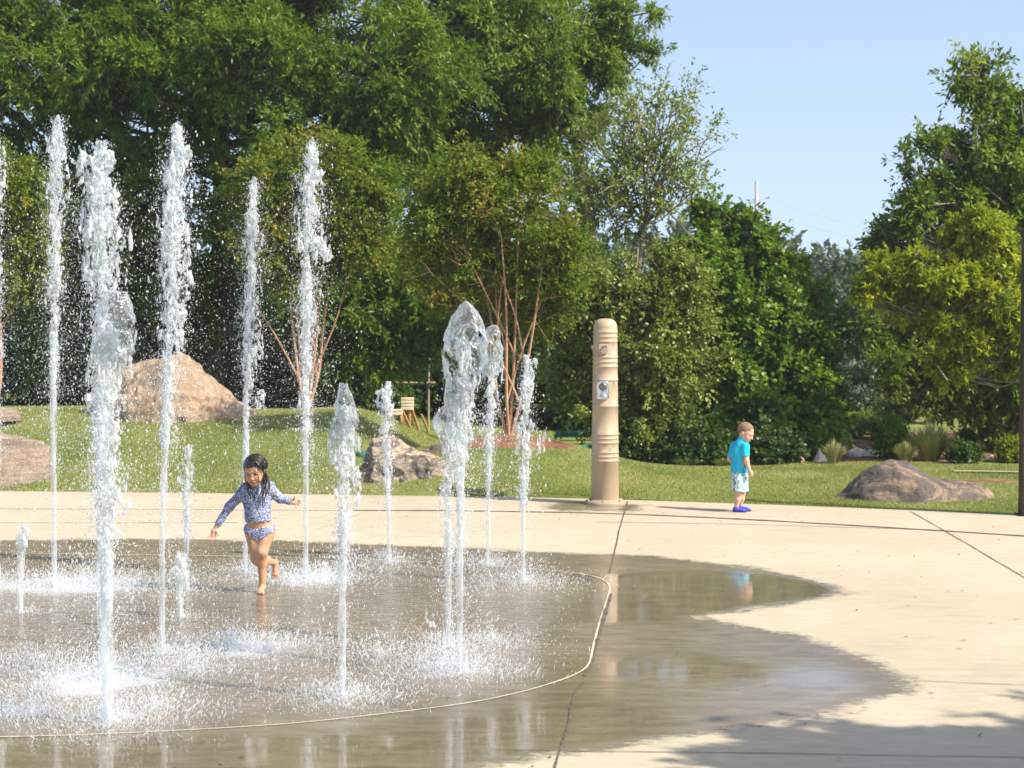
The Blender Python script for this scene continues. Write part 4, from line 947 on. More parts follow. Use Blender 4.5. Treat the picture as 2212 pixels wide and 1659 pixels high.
# hands
FG.ell(gw((-.351, -.024, .484)), (.024, .013, .030), .015, roty(R(28)))
for a, b in (((-.362, -.025, .470), (-.396, -.032, .437)), ((-.358, -.028, .462), (-.381, -.038, .424)), ((-.350, -.028, .460), (-.360, -.042, .417)), ((-.341, -.027, .464), (-.338, -.040, .424))):
    m_ = (np.array(a)*.45+np.array(b)*.55)+np.array([0, .004, 0]); finger(FG, [gw(a), gw(m_), gw(b)], .0072)
finger(FG, [gw((-.337, -.028, .490)), gw((-.322, -.036, .470)), gw((-.312, -.044, .450))], .0085)
FG.ell(gw((.262, .012, .703)), (.028, .012, .023), .015)
for a, b in (((.278, .010, .714), (.310, .0, .716)), ((.282, .010, .703), (.314, -.006, .697)), ((.279, .010, .693), (.305, -.010, .676)), ((.271, .010, .686), (.284, -.012, .660))):
    m_ = (np.array(a)*.45+np.array(b)*.55)+np.array([0, .005, .002]); finger(FG, [gw(a), gw(m_), gw(b)], .0072)
finger(FG, [gw((.258, .008, .718)), gw((.266, -.006, .735)), gw((.268, -.014, .752))], .0085)
V, F_ = FG.mesh()
skin = np.tile(np.array([.52, .285, .165]), (len(V), 1)); skin *= (1+.08*fbm((V-G0)*18, 2, 3))[:, None]
hand = np.clip((np.abs(V[:, 0]-G0[0]+.045)-.27)/.03, 0, 1)[:, None]*(V[:, 2:3] > .3); skin = skin*(1-hand)+np.array([.62, .38, .28])*hand
ft = np.clip((.05-(V[:, 2]-G0[2]))/.03, 0, 1)[:, None]; skin = skin*(1-ft*.5)+np.array([.60, .34, .25])*ft*.5
L = head_local(V, HG, RG, SG); hm = (np.abs(L) < .13).all(1) & (L[:, 2] > -.115)
cc_ = skin[hm].copy(); face_paint(cc_, L[hm], (.42, .13, .11), (.05, .03, .02)); skin[hm] = cc_
gb_ = mesh('body', V, F_, M_skin_wet, groot, attrs={'paint': skin})
def fabric(name, cols, scale, rough=.7):
    k = NT(name); c = k.coord()
    v = k.n('ShaderNodeTexVoronoi'); v.inputs['Scale'].default_value = scale; k.l(k.mapv(c, (1, .8, 1)), v.inputs['Vector'])
    sx = k.n('ShaderNodeSeparateColor'); k.l(v.outputs['Color'], sx.inputs[0])
    col = k.ramp(k.math('ADD', k.math('MULTIPLY', sx.outputs[0], .7), k.math('MULTIPLY', k.noise(scale*1.1, 4, .7, c), .3)), cols, 'CONSTANT' if False else 'LINEAR')
    return k.done(k.bsdf(col, rough, .35, k.bump(k.noise(32, 3, .6, k.mapv(c, (1, 1, .5))), .35, .008)))
M_swim = fabric('swim_print', [(.25, (.05, .075, .18)), (.42, (.12, .165, .33)), (.56, (.25, .30, .46)), (.70, (.50, .53, .62)), (.85, (.44, .38, .42))], 150)
FS = Field(gw((-.38, -.13, .50)), gw((.29, .13, .88)), .0045)
girl_torso(FS, .009, True, False); girl_arms(FS, .006)
FS.cone(gw((-.025, -.01, .82)), gw((-.028, -.02, .85)), .042, .038, .02)
FS.cut(lambda X, Y, Z: (G0[2]+.553+.03*(X-G0[0]+.02)+.004*np.sin((X-G0[0])*120))-Z, gw((-.16, -.2, .4)), gw((.13, .2, .60)))
wl = gw((-.325, -.018, .532)); dl = norm(np.array([-.097, -.02, -.148])); FS.cut(lambda X, Y, Z: (X-wl[0])*dl[0]+(Y-wl[1])*dl[1]+(Z-wl[2])*dl[2], gw((-.38, -.13, .45)), gw((-.27, .1, .60)))
wr = gw((.236, .015, .705)); FS.cut(lambda X, Y, Z: (X-wr[0])+0*Y+0*Z, gw((.20, -.13, .5)), gw((.30, .13, .88)))
FS.cut(lambda X, Y, Z: Z-(G0[2]+.862+.2*(Y-G0[1]))+0*X, gw((-.15, -.15, .8)), gw((.12, .13, .88)))
wrinkle(FS, .0035, (26, 26, 12), 3); V, F_ = FS.mesh(); mesh('swim_shirt', V, F_, M_swim, groot)
FB = Field(gw((-.16, -.09, .38)), gw((.14, .16, .56)), .004)
FB.ell(gw((-.012, .035, .490)), (.106, .087, .078), .03)
FB.cone(gw((.045, .022, .47)), gw((.030, -.005, .40)), .077, .062, .03); FB.cone(gw((-.058, .030, .47)), gw((-.045, .02, .40)), .075, .060, .03)
FB.cut(lambda X, Y, Z: Z-(G0[2]+.522-.05*(X-G0[0])+.10*(Y-G0[1]))+.003*np.sin((X-G0[0])*140))
FB.cut(lambda X, Y, Z: (G0[2]+.408+.62*np.abs(X-G0[0]+.012)+.003*np.sin((X-G0[0])*190))-Z+0*Y)
wrinkle(FB, .0045, (34, 34, 20), 5); V, F_ = FB.mesh(); mesh('swim_briefs', V, F_, M_swim, groot)
k = NT('hair_wet_black'); c = k.coord()
M_hair = k.done(k.bsdf(k.mix(k.noise(60, 3, .6, k.mapv(c, (1, 1, .15))), (.010, .008, .007), (.035, .026, .022)), .28, .6, k.bump(k.noise(130, 3, .6, k.mapv(c, (1, 1, .12))), .6, .004)))
FH = Field(HG-np.array([.13, .16, .24]), HG+np.array([.13, .16, .15]), .0045)
TH = lambda p: HG+RG @ (np.array(p)*SG)
FH.ell(TH((0, .018, .030)), np.array((.080, .094, .084))*SG, .02, RG)
FH.cut(lambda X, Y, Z: (lambda lx, ly, lz: np.minimum(-(ly+.052-.25*np.clip(.04-lz, -1, .03)), .052-.16*np.abs(lx-.006)-lz+.9*np.clip(-.075-ly, 0, 1)))(*[(RG[0, q]*(X-HG[0])+RG[1, q]*(Y-HG[1])+RG[2, q]*(Z-HG[2]))/SG for q in range(3)])*1.0)
FH.cone(TH((0, .05, -.01)), TH((0, .06, -.13)), .060, .035, .04)
FH.cone(TH((.055, .03, 0)), TH((.060, .02, -.12)), .024, .014, .02); FH.cone(TH((-.055, .035, 0)), TH((-.050, .03, -.12)), .022, .014, .02)
V, F_ = FH.mesh(); mb = MB(); mb.add(V, F_)
def gz2(zx, zy, y): return gw(((zx-700)*.000792, y, (1530-zy)*.000792))
STR = [([(765, 300, -.08), (790, 400, -.10), (760, 500, -.105), (745, 600, -.105), (742, 665, -.10)], .008), ([(770, 330, -.06), (800, 440, -.075), (790, 520, -.10), (765, 590, -.104)], .007),
       ([(700, 240, -.165), (712, 330, -.178), (714, 420, -.172), (690, 500, -.125), (664, 600, -.10)], .0035), ([(596, 420, -.09), (598, 500, -.11), (625, 560, -.105), (624, 605, -.10)], .006),
       ([(600, 450, -.09), (640, 520, -.115), (664, 560, -.105), (655, 612, -.10)], .004), ([(740, 430, -.11), (736, 520, -.11), (716, 570, -.105), (748, 600, -.105)], .006),
       ([(620, 470, -.10), (660, 540, -.112), (690, 610, -.10)], .003), ([(780, 360, -.03), (806, 470, -.05), (800, 540, -.08), (790, 575, -.085)], .0045), ([(755, 380, -.10), (775, 470, -.11), (770, 560, -.105), (752, 640, -.10)], .006),
       ([(690, 235, -.16), (640, 270, -.165), (590, 330, -.13), (572, 400, -.09), (585, 470, -.07)], .007), ([(690, 235, -.16), (735, 290, -.155), (765, 370, -.11)], .009), ([(660, 232, -.16), (665, 300, -.176), (700, 350, -.178), (740, 350, -.15)], .0035),
       ([(570, 300, -.05), (568, 400, -.04), (590, 480, -.06), (608, 560, -.09)], .008), ([(585, 420, -.07), (605, 520, -.10), (630, 600, -.10)], .0045)]
# combed wet locks over the skull, from the parting down
for q in range(95):
    sd = 1 if q % 3 else -1; ph0 = rng.uniform(-.9, 2.6); x0 = .008+rng.normal(0, .003)
    y0 = -.055+.115*(ph0+.9)/3.5; P = []
    for t in np.linspace(0, 1, 9):
        an = t*1.75; xx = x0+sd*math.sin(an)*.078; zz = .030+.086*math.cos(an) if an < 1.57 else .030-.07*(an-1.57)*2
        yy = .018+(y0-.01)*(1-.10*t)*(1 if abs(y0) < .1 else 1); rr0 = math.sqrt(max(.05, 1-((yy-.018)/.098)**2)); P.append(TH((x0+(xx-x0)*rr0, yy, .030+(zz-.030)*rr0)))
    mb.tube(catmull(P, 3), rng.uniform(.0016, .0030)*(1-.3*np.linspace(0, 1, 25)), 6)
for pts, r in STR:
    P = catmull([gz2(*p) for p in pts], 6); mb.tube(P, r*(1-.55*np.linspace(0, 1, len(P))), 7)
mb.build('hair', M_hair, groot)

# ---- boy standing on the pavement
B0 = gnd(1594, 1105)
broot = empty('person', B0, 'toddler boy in sky blue shirt and floral shorts standing on the pavement', 'person')
def bw(zx, zy, y): return B0+np.array([(zx-480)*.000726, y, (1502-zy)*.000726])
HB = bw(588, 338, -.005); RB = rotz(R(60)) @ rotx(R(24)); SB = .98
def boy_torso(F, g=0.):
    F.ell(bw(500, 990, 0), (.080+g, .080+g, .070+g), .03)
    F.ell(bw(512, 810, 0), (.082+g, .082+g, .10+g), .05)
    F.ell(bw(498, 640, 0), (.078+g, .084+g, .10+g), .05)
    F.cone(bw(440, 540, .07), bw(565, 545, -.070), .034+g, .034+g, .04)
def boy_uarms(F, g=0.):
    F.cone(bw(572, 545, -.078), bw(582, 740, -.105), .036+g, .029+g, .025); F.cone(bw(432, 545, .075), bw(372, 725, .075), .034+g, .028+g, .025)
FBY = Field(bw(300, 1520, -.20), bw(760, 150, .20), .0045)
boy_torso(FBY); boy_uarms(FBY)
FBY.cone(bw(582, 740, -.105), bw(628, 880, -.118), .028, .019, .02); FBY.cone(bw(370, 725, .075), bw(425, 810, .13), .027, .020, .02)
FBY.ell(bw(645, 922, -.12), (.021, .022, .028), .015, roty(R(20)))
for q in range(4):
    y0 = -.136+q*.0105; finger(FBY, [bw(650, 925, y0), bw(660, 958-q*3, y0), bw(640, 972-q*3, y0), bw(628, 955, y0)], .0075)
finger(FBY, [bw(655, 905, -.13), bw(676, 930, -.137), bw(672, 952, -.135)], .008)
FBY.ell(bw(452, 832, .15), (.026, .02, .020), .015)
for q in range(4): finger(FBY, [bw(462, 835-q*6, .155), bw(480, 845-q*6, .160), bw(488, 858-q*5, .158)], .007)
finger(FBY, [bw(455, 820, .14), bw(470, 815, .142), bw(482, 822, .142)], .0075)
FBY.cone(bw(505, 520, 0), bw(545, 410, -.003), .042, .038, .03)
add_head(FBY, HB, RB, SB)
for hip, kn, ca, an in (((480, 1030, -.045), (485, 1225, -.045), (466, 1310, -.045), (452, 1440, -.040)), ((530, 1030, .045), (548, 1225, .048), (535, 1310, .05), (520, 1435, .055))):
    FBY.cone(bw(*hip), bw(*kn), .058, .040, .03); FBY.cone(bw(*kn), bw(*ca), .038, .036, .02); FBY.cone(bw(*ca), bw(*an), .036, .023, .02)
V, F_ = FBY.mesh()
skin = np.tile(np.array([.60, .355, .26]), (len(V), 1)); skin *= (1+.05*fbm((V-B0)*18, 2, 3))[:, None]
L = head_local(V, HB, RB, SB); hm = (np.abs(L) < .13).all(1) & (L[:, 2] > -.115)
cc_ = skin[hm].copy(); face_paint(cc_, L[hm], (.55, .19, .16), (.24, .14, .09), (.10, .06, .04)); skin[hm] = cc_
mesh('body', V, F_, M_skin, broot, attrs={'paint': skin})
M_tee = simple('tee_sky_blue', (.02, .42, .62), (.025, .46, .68), 6, .75, .2, .4, 25)
FT = Field(bw(300, 960, -.18), bw(720, 380, .18), .0045)
FT.ell(bw(512, 810, 0), (.094, .094, .11), .05); FT.ell(bw(498, 640, 0), (.088, .094, .105), .05); FT.cone(bw(440, 540, .07), bw(565, 545, -.070), .043, .043, .04); FT.cone(bw(503, 910, 0), bw(505, 800, 0), .092, .088, .03)
FT.cone(bw(572, 545, -.078), bw(580, 700, -.10), .044, .042, .025); FT.cone(bw(432, 545, .075), bw(380, 710, .075), .042, .040, .025); FT.cone(bw(505, 500, 0), bw(528, 440, -.002), .05, .045, .03)
zc = B0[2]+(1502-668)*.000726
FT.cut(lambda X, Y, Z: zc-Z+0*X+.15*(X-B0[0]-.07), bw(535, 900, -.18), bw(720, 640, -.083))
FT.cut(lambda X, Y, Z: B0[2]+(1502-692)*.000726-Z+0*X, bw(300, 820, .02), bw(396, 660, .18))
FT.cut(lambda X, Y, Z: B0[2]+(1502-915)*.000726-Z+0*X+0*Y)
wrinkle(FT, .007, (16, 16, 9), 7); V, F_ = FT.mesh(); mesh('shirt', V, F_, M_tee, broot)
k = NT('shorts_print'); c = k.coord(); 
col = k.ramp(k.noise(13, 2, .5, c), [(.36, (.07, .17, .20)), (.43, (.24, .33, .37)), (.47, (.62, .68, .70)), (.53, (.68, .70, .72)), (.56, (.05, .40, .48)), (.61, (.22, .50, .56)), (.68, (.66, .70, .72))])
M_short = k.done(k.bsdf(col, .75, .2, k.bump(k.noise(22, 3, .6, k.mapv(c, (1, 1, .6))), .5, .012)))
FP = Field(bw(320, 1260, -.15), bw(700, 850, .15), .0045)
FP.ell(bw(500, 980, 0), (.093, .091, .095), .03)
FP.cone(bw(478, 1030, -.045), bw(478, 1190, -.048), .072, .074, .02); FP.cone(bw(535, 1030, .045), bw(545, 1200, .048), .070, .068, .02)
FP.cut(lambda X, Y, Z: Z-(B0[2]+(1502-870)*.000726)+0*X+0*Y)
FP.cut(lambda X, Y, Z: B0[2]+(1502-1195)*.000726-.12*(X-B0[0]-.02)-Z+.003*np.sin((X-B0[0])*90)+0*Y)
wrinkle(FP, .009, (22, 22, 7), 9); V, F_ = FP.mesh(); mesh('shorts', V, F_, M_short, broot)
M_bh = simple('hair_short_brown', (.19, .115, .075), (.30, .195, .13), 90, .8, .2, .8, 220)
FC = Field(HB-.15, HB+.15, .004)
FC.ell(HB+RB @ np.array([0, .016, .031])*SB, np.array([.0765, .0925, .0815])*SB, .01, RB)
def hcut(X, Y, Z):
    lx, ly, lz = [(RB[0, q]*(X-HB[0])+RB[1, q]*(Y-HB[1])+RB[2, q]*(Z-HB[2]))/SB for q in range(3)]
    return np.maximum(.045-lz-.9*np.clip(ly+.035, 0, .09)+0*lx, -ly-.058+0*lx)
FC.cut(hcut); FC.cut(lambda X, Y, Z: -.055-((RB[0, 2]*(X-HB[0])+RB[1, 2]*(Y-HB[1])+RB[2, 2]*(Z-HB[2]))/SB))
wrinkle(FC, .003, (60, 60, 60), 11); V, F_ = FC.mesh(); mesh('hair', V, F_, M_bh, broot)
M_shoe = simple('shoe_blue', (.03, .035, .40), (.05, .06, .5), 20, .6); M_sole = simple('shoe_sole', (.02, .02, .06), None, 5, .7)
for nm_, hx, hy, tx, ty in (('near', 440, -.040, 560, -.055), ('far', 512, .055, 640, .035)):
    FO = Field(bw(hx-60, 1520, min(hy, ty)-.07), bw(tx+60, 1400, max(hy, ty)+.07), .004)
    FO.cone(bw(hx, 1470, hy), bw(tx-25, 1482, ty), .031, .026, .02); FO.ell(bw(tx-15, 1483, ty), (.038, .032, .020), .02); FO.cone(bw(hx+5, 1460, hy), bw(hx+5, 1440, hy), .029, .028, .012)
    FO.cut(lambda X, Y, Z: B0[2]+.010-Z+0*X+0*Y); FO.cut(lambda X, Y, Z: Z-(B0[2]+.052+0*X+0*Y))
    V, F_ = FO.mesh(); so = mesh('shoe', V, F_, M_shoe, broot)
    FO = Field(bw(hx-60, 1520, min(hy, ty)-.07), bw(tx+60, 1400, max(hy, ty)+.07), .004)
    FO.cone(bw(hx, 1480, hy), bw(tx-20, 1485, ty), .034, .030, .02); FO.ell(bw(tx-13, 1485, ty), (.041, .036, .024), .02)
    FO.cut(lambda X, Y, Z: B0[2]+.001-Z+0*X+0*Y); FO.cut(lambda X, Y, Z: Z-(B0[2]+.012+0*X+0*Y))
    V, F_ = FO.mesh(); mesh('sole', V, F_, M_sole, so)
# ------------------------------------------------------------------ water jets
k = NT('water_froth'); c = k.coord()
n_ = k.noise(30, 4, .7, k.mapv(c, (1, 1, .45)), .5)
dif = k.bsdf(k.ramp(n_, [(.3, (.90, .92, .94)), (.6, (.98, .98, .98))]), .3, .6, k.bump(k.noise(60, 4, .7, k.mapv(c, (1, 1, .5))), .9, .02))
tl = k.n('ShaderNodeBsdfTranslucent'); tl.inputs[0].default_value = (.95, .97, 1, 1)
trn = k.n('ShaderNodeBsdfTransparent'); trn.inputs[0].default_value = (.93, .96, .97, 1)
fr = k.ramp(n_, [(.40, .92), (.53, .50), (.66, .12)])
M_froth = k.done(k.mixs(fr, k.mixs(.38, dif, tl.outputs[0]), trn.outputs[0]))
k = NT('water_column'); c = k.coord()
n_ = k.noise(34, 4, .7, k.mapv(c, (1, 1, .10)), .3)
dif = k.bsdf(k.ramp(n_, [(.3, (.80, .83, .86)), (.6, (.95, .96, .97))]), .2, .6, k.bump(k.noise(60, 4, .7, k.mapv(c, (1, 1, .25))), .8, .01))
tl = k.n('ShaderNodeBsdfTranslucent'); tl.inputs[0].default_value = (.95, .97, 1, 1)
trn = k.n('ShaderNodeBsdfTransparent'); trn.inputs[0].default_value = (.92, .95, .96, 1)
M_colm = k.done(k.mixs(k.ramp(n_, [(.36, .9), (.64, .42)]), k.mixs(.4, dif, tl.outputs[0]), trn.outputs[0]))
k = NT('water_film'); c = k.coord()
lw = k.n('ShaderNodeLayerWeight'); lw.inputs[0].default_value = .35
nb = k.bump(k.noise(9, 4, .6, c, .6), .9, .06); k.l(nb, lw.inputs['Normal'])
gl = k.n('ShaderNodeBsdfGlossy'); gl.inputs['Roughness'].default_value = .06; gl.inputs[0].default_value = (1, 1, 1, 1); k.l(nb, gl.inputs['Normal'])
df = k.n('ShaderNodeBsdfTranslucent'); df.inputs[0].default_value = (.85, .9, .95, 1); df2 = k.n('ShaderNodeBsdfDiffuse'); df2.inputs[0].default_value = (.85, .9, .95, 1)
trn = k.n('ShaderNodeBsdfTransparent'); trn.inputs[0].default_value = (.93, .96, .97, 1)
s1 = k.mixs(k.ramp(k.math('ADD', k.math('MULTIPLY', k.noise(16, 4, .7, c, 1.), .55), k.math('MULTIPLY', lw.outputs['Facing'], .5)), [(.44, .04), (.60, .85)]), trn.outputs[0], k.mixs(.5, df.outputs[0], df2.outputs[0]))
M_film = k.done(k.mixs(k.ramp(lw.outputs['Fresnel'], [(.0, .05), (.6, .8)]), s1, gl.outputs[0]))
k = NT('water_drops')
dif = k.bsdf((.95, .96, .97), .12, .8); tl = k.n('ShaderNodeBsdfTranslucent'); tl.inputs[0].default_value = (.85, .9, .95, 1)
trn = k.n('ShaderNodeBsdfTransparent')
M_drop = k.done(k.mixs(.38, k.mixs(.5, dif, tl.outputs[0]), trn.outputs[0]))
OCT = np.array([[1, 0, 0], [-1, 0, 0], [0, 1, 0], [0, -1, 0], [0, 0, 1], [0, 0, -1]], float)
OCF = np.array([[0, 2, 4], [2, 1, 4], [1, 3, 4], [3, 0, 4], [2, 0, 5], [1, 2, 5], [3, 1, 5], [0, 3, 5]])
def drops(P, r, el=1.4, dirs=None):
    n = len(P); r = np.broadcast_to(r, (n,)); el = np.broadcast_to(el, (n,))
    S = OCT[None]*np.stack([r, r, r*el], -1)[:, None]
    if dirs is not None:
        z = norm(dirs); x = norm(np.cross(z, [.3, .9, .1])); y = np.cross(z, x)
        S = S[..., 0:1]*x[:, None]+S[..., 1:2]*y[:, None]+S[..., 2:3]*z[:, None]
    V = (P[:, None]+S).reshape(-1, 3); F = (np.arange(n)[:, None, None]*6+OCF[None]).reshape(-1, 3); return V, F
def splash_pts(c, sx, n, hmax, seed):
    r_ = np.random.default_rng(seed); rr = np.abs(r_.normal(0, 1, n))*sx*.75; a = r_.uniform(0, 2*math.pi, n)
    n = int(n*.85); rr = rr[:n]; a = a[:n]; hh = r_.exponential(hmax, n)*np.exp(-rr/sx*.5); P = np.stack([c[0]+np.cos(a)*rr, c[1]+np.sin(a)*rr, .006+hh], -1)
    D = np.stack([np.cos(a)*.5+r_.normal(0, .4, n), np.sin(a)*.5, np.full(n, 1.)], -1)
    return P, r_.uniform(.0011, .0026, n)*(1+(r_.random(n) < .05)*1.2), r_.uniform(1.3, 6.5, n), D
JG = 'water jets of the play fountain'
def jet(key, label, ytop, hx, style, rcol=.023, sp=.45, fw=1.0, nd=1800, spread=.2, start=.4, film=None, nspl=2600, hspl=.045, blobs=None, dense=1.0, side=0.0):
    r_ = np.random.default_rng(abs(hash(key)) % 1000+7 if False else (ord(key)*31+5))
    b = JETB[key]; Yj = b[1]; tp = at(hx, ytop, Yj); H = tp[2]; dx = tp[0]-b[0]
    root = empty('water_jet', (b[0], b[1], 0), label, 'water jet', JG)
    ph = r_.uniform(0, 6, 3)
    def axis(t): t = np.asarray(t, float); return np.stack([b[0]+dx*t**1.6+.012*np.sin(5*t+ph[0])*t, b[1]+.03*np.sin(4*t+ph[1])*t, H*t], -1)
    # clean column: several wavy strands bundled
    mb = MB(); tc = start+.12 if style != 'stub' else .9
    tt = np.linspace(0, tc, max(8, int(H*tc/.03)))
    ax = axis(tt); n = 18; th = np.arange(n)*2*math.pi/n
    rr = rcol*(1.0+.10*np.sin(tt*H*22+ph[2])+.25*(tt/tc)**2+.14*vnoise(np.stack([tt*H*14, tt*0, tt*0], -1), 5))
    P = ax[:, None]+np.stack([np.cos(th)[None]*rr[:, None], np.sin(th)[None]*rr[:, None], np.zeros((len(tt), n))], -1)
    q = P.reshape(-1, 3); nz_ = .20*vnoise(q*np.array([90, 90, 14]), ord(key))+.14*vnoise(q*np.array([50, 50, 40]), ord(key)+1)
    q = q+np.repeat(np.stack([np.cos(th), np.sin(th), th*0], -1)[None], len(tt), 0).reshape(-1, 3)*(nz_*rcol)[:, None]
    i = np.arange(len(tt)-1)[:, None]*n; j = np.arange(n)[None]; jn = (j+1) % n
    mb.add(q, np.stack([i+j, i+jn, i+n+jn, i+n+j], -1).reshape(-1, 4)); mb.build('column', M_colm, root)
    # froth: smooth union of many stretched blobs and falling strands
    h = .0072 if Yj < 12.5 else .0088
    wx = (.16+.16*fw); Fd = Field((min(b[0], tp[0])-wx, b[1]-wx*.9, H*start-.12), (max(b[0], tp[0])+wx, b[1]+wx*.9, H+.10), h)
    span = H*(1-start); nb_ = int(120*span*dense*fw)+30
    def wfun(t):   # froth half width along the height
        u = (t-start)/(1-start); base = .010+.026*sm(u, .15, .75)*fw
        lump = .5+.9*np.clip(vnoise(np.stack([t*H*3.2+ph[0]*3, t*0, t*0], -1), ord(key)+9)+.35, 0, 1.3)
        return base*lump*(1-.80*sm(t, .80, 1.0))+.006
    if style in ('tall', 'bell', 'spike'):
        ts = start+(1-start)*r_.random(nb_)**.9; w = wfun(ts); A = axis(ts)+np.stack([r_.normal(0, 1, nb_)*w, r_.normal(0, .8, nb_)*w, r_.normal(0, .01, nb_)], -1)
        R1 = r_.uniform(.004, .0125, nb_)*(1+.35*(fw > 1.2)*(ts > .75)); L1 = r_.uniform(.01, .13, nb_)
        for a, r1, l1 in zip(A, R1, L1):
            l1 = min(l1, H+.02-a[2]) if a[2]+l1 > H else l1
            Fd.cone(a, a+np.array([r_.normal(0, .008), r_.normal(0, .008), max(l1, .005)]), r1, r1*.5, .007)
        tz = np.linspace(start, 1.0, max(6, int(span/.05)))       # core
        C_ = axis(tz)
        for q0 in range(len(tz)-1): Fd.cone(C_[q0], C_[q0+1], rcol*(1.0-.5*(tz[q0]-start)/(1-start)), rcol*(1.0-.5*(tz[q0+1]-start)/(1-start)), .008)
    if style == 'stub' or style == 'short':
        for _ in range(int(26*fw)+12):
            a = axis(1-.10*r_.random()/max(H, .3)*1.2)+r_.normal(0, 1, 3)*np.array([.022, .022, .02])*fw; Fd.cone(a, a+np.array([0, 0, -.04]), r_.uniform(.010, .018), .008, .012)
    if blobs:
        for (x, y, rpx, nbl) in blobs:
            nbl = int(nbl*1.5)
            cb = at(x, y, Yj); rb = rpx/FPX*Yj
            for _ in range(nbl):
                a = cb+U(1)[0]*rb*np.array([1, .8, 1.1])*r_.random()**.6; r1 = r_.uniform(.005, .0145); Fd.cone(a, a+np.array([r_.normal(0, .012), 0, r_.uniform(-.08, .03)]), r1, r1*.5, .009)
    for _ in range(int(11*span*fw*dense) if style != 'stub' else 0):    # falling strands
        t0 = start+(1-start)*r_.uniform(.35, .93); a = axis(t0)+np.array([r_.choice([-1, 1])*r_.uniform(.3, 1.5)*.042*fw+side, r_.normal(0, .04), 0]); Lf = r_.uniform(.08, .35)
        x0 = a.copy()
        for _s in range(int(Lf/.035)):
            x1 = x0+np.array([r_.normal(0, .007)+.001, r_.normal(0, .006), -.035]); (Fd.cone(x0, x1, r_.uniform(.002, .0075), r_.uniform(.002, .006), .006) if r_.random() < .8 else None); x0 = x1
    nearm = np.abs(Fd.f) < .03; I = np.argwhere(nearm)
    if len(I):
        Pn = Fd.lo+I*Fd.h; Fd.f[nearm] += (.010*vnoise(Pn*np.array([46, 46, 22]), 3)+.008*vnoise(Pn*np.array([95, 95, 60]), 4)).astype(np.float32)
    V, F_ = Fd.mesh()
    if len(V): mesh('froth', V, F_, M_froth, root)
    # drops
    nf = int(3600*span*fw*dense) if style != 'stub' else 0     # fine broken water hugging the froth
    if nf:
        tf = start*.75+(1-start*.75)*r_.random(nf); clump = np.clip(.5+1.1*vnoise(np.stack([tf*H*5+ph[1], tf*0, tf*0], -1), ord(key)+2), .12, 1.6)
        wf = (wfun(np.clip(tf, start, 1))*1.15+.008)*(1+.6*(r_.random(nf) < .25)); Pf = axis(tf)+np.stack([r_.normal(0, 1, nf)*wf, r_.normal(0, .8, nf)*wf, r_.normal(0, .012, nf)], -1)
        kp = r_.random(nf) < clump; Pf = Pf[kp]; kp2 = Pf[:, 2] < H+.02; Pf = Pf[kp2]
        Vf, Ff = drops(Pf, np.clip(np.exp(r_.normal(math.log(.0021), .42, len(Pf))), .0012, .007), r_.uniform(1, 3.2, len(Pf)), np.c_[r_.normal(0, .25, (len(Pf), 2)), np.ones(len(Pf))])
        fo = mesh('broken_water', Vf, Ff, M_drop, root); fo['kind'] = 'stuff'
    nd = int(nd*1.3); t = r_.random(nd)**.8; rad = spread*(.18+.95*(1-t)**.7)*np.abs(r_.normal(0, .65, nd)); a = r_.uniform(0, 2*math.pi, nd)
    A = axis(t); P = A+np.stack([np.cos(a)*rad+side*(1-t), np.sin(a)*rad, r_.normal(0, .03, nd)], -1)
    P += .05*np.stack([vnoise(P*6, 1), vnoise(P*6, 2), vnoise(P*6, 3)], -1)
    rd = np.exp(r_.normal(math.log(.0018), .45, nd)); rd = np.clip(rd, .0013, .011)
    keep = (P[:, 2] > .01) & (P[:, 2] < H+.03); V, F_ = drops(P[keep], rd[keep], r_.uniform(1, 2.2, keep.sum()))
    if style != 'stub':   # larger splats
        ns = int(nd*.022); t = r_.random(ns); A = axis(t)+np.stack([r_.normal(0, spread*.5, ns), r_.normal(0, spread*.4, ns), t*0], -1); A[:, 2] = np.maximum(A[:, 2], .03)
        V2, F2 = drops(A, r_.uniform(.003, .0075, ns), r_.uniform(1.0, 2.6, ns), np.c_[r_.normal(0, .3, (ns, 2)), np.ones(ns)]); F_ = np.vstack([F_, F2+len(V)]); V = np.vstack([V, V2])
    dr = mesh('spray', V, F_, M_drop, root); dr['kind'] = 'stuff'
    if nspl:
        P, rd, el, D = splash_pts(b, sp, nspl, hspl, ord(key)); V, F_ = drops(P, rd, el, D); s_ = mesh('splash', V, F_, M_drop, root); s_['kind'] = 'stuff'
    if film:
        for prof, sd_ in film:
            rows_ = [(at((xl+xr)/2, y, Yj), max((xr-xl)/2/FPX*Yj, .002)) for y, xl, xr in prof]
            cs = np.array([r[0] for r in rows_]); rs = np.array([r[1] for r in rows_]); m = 40; u = np.linspace(0, len(rows_)-1, m)
            cs = np.stack([np.interp(u, np.arange(len(rows_)), cs[:, q]) for q in range(3)], -1); rs = np.interp(u, np.arange(len(rows_)), rs)
            n = 72; th = np.arange(n)*2*math.pi/n
            P = cs[:, None]+np.stack([np.cos(th)[None]*rs[:, None], .85*np.sin(th)[None]*rs[:, None], np.zeros((m, n))], -1)
            dirs = np.stack([np.cos(th), np.sin(th), th*0], -1)[None]; q3 = P.reshape(-1, 3)
            nz_ = (.16*vnoise(q3*11, sd_)+.07*vnoise(q3*28, sd_+1)).reshape(m, n)
            P = P+dirs*(nz_*rs[:, None])[..., None]
            lenf = 1+.22*vnoise(np.stack([np.cos(th)*2.5, np.sin(th)*2.5, th*0+sd_], -1), sd_+4)
            P[..., 2] = P[:1, :, 2]+(P[..., 2]-P[:1, :, 2])*lenf[None]
            i = np.arange(m-1)[:, None]*n; j = np.arange(n)[None]; jn = (j+1) % n
            F_ = np.stack([i+n+j, i+n+jn, i+jn, i+j], -1).reshape(-1, 4)
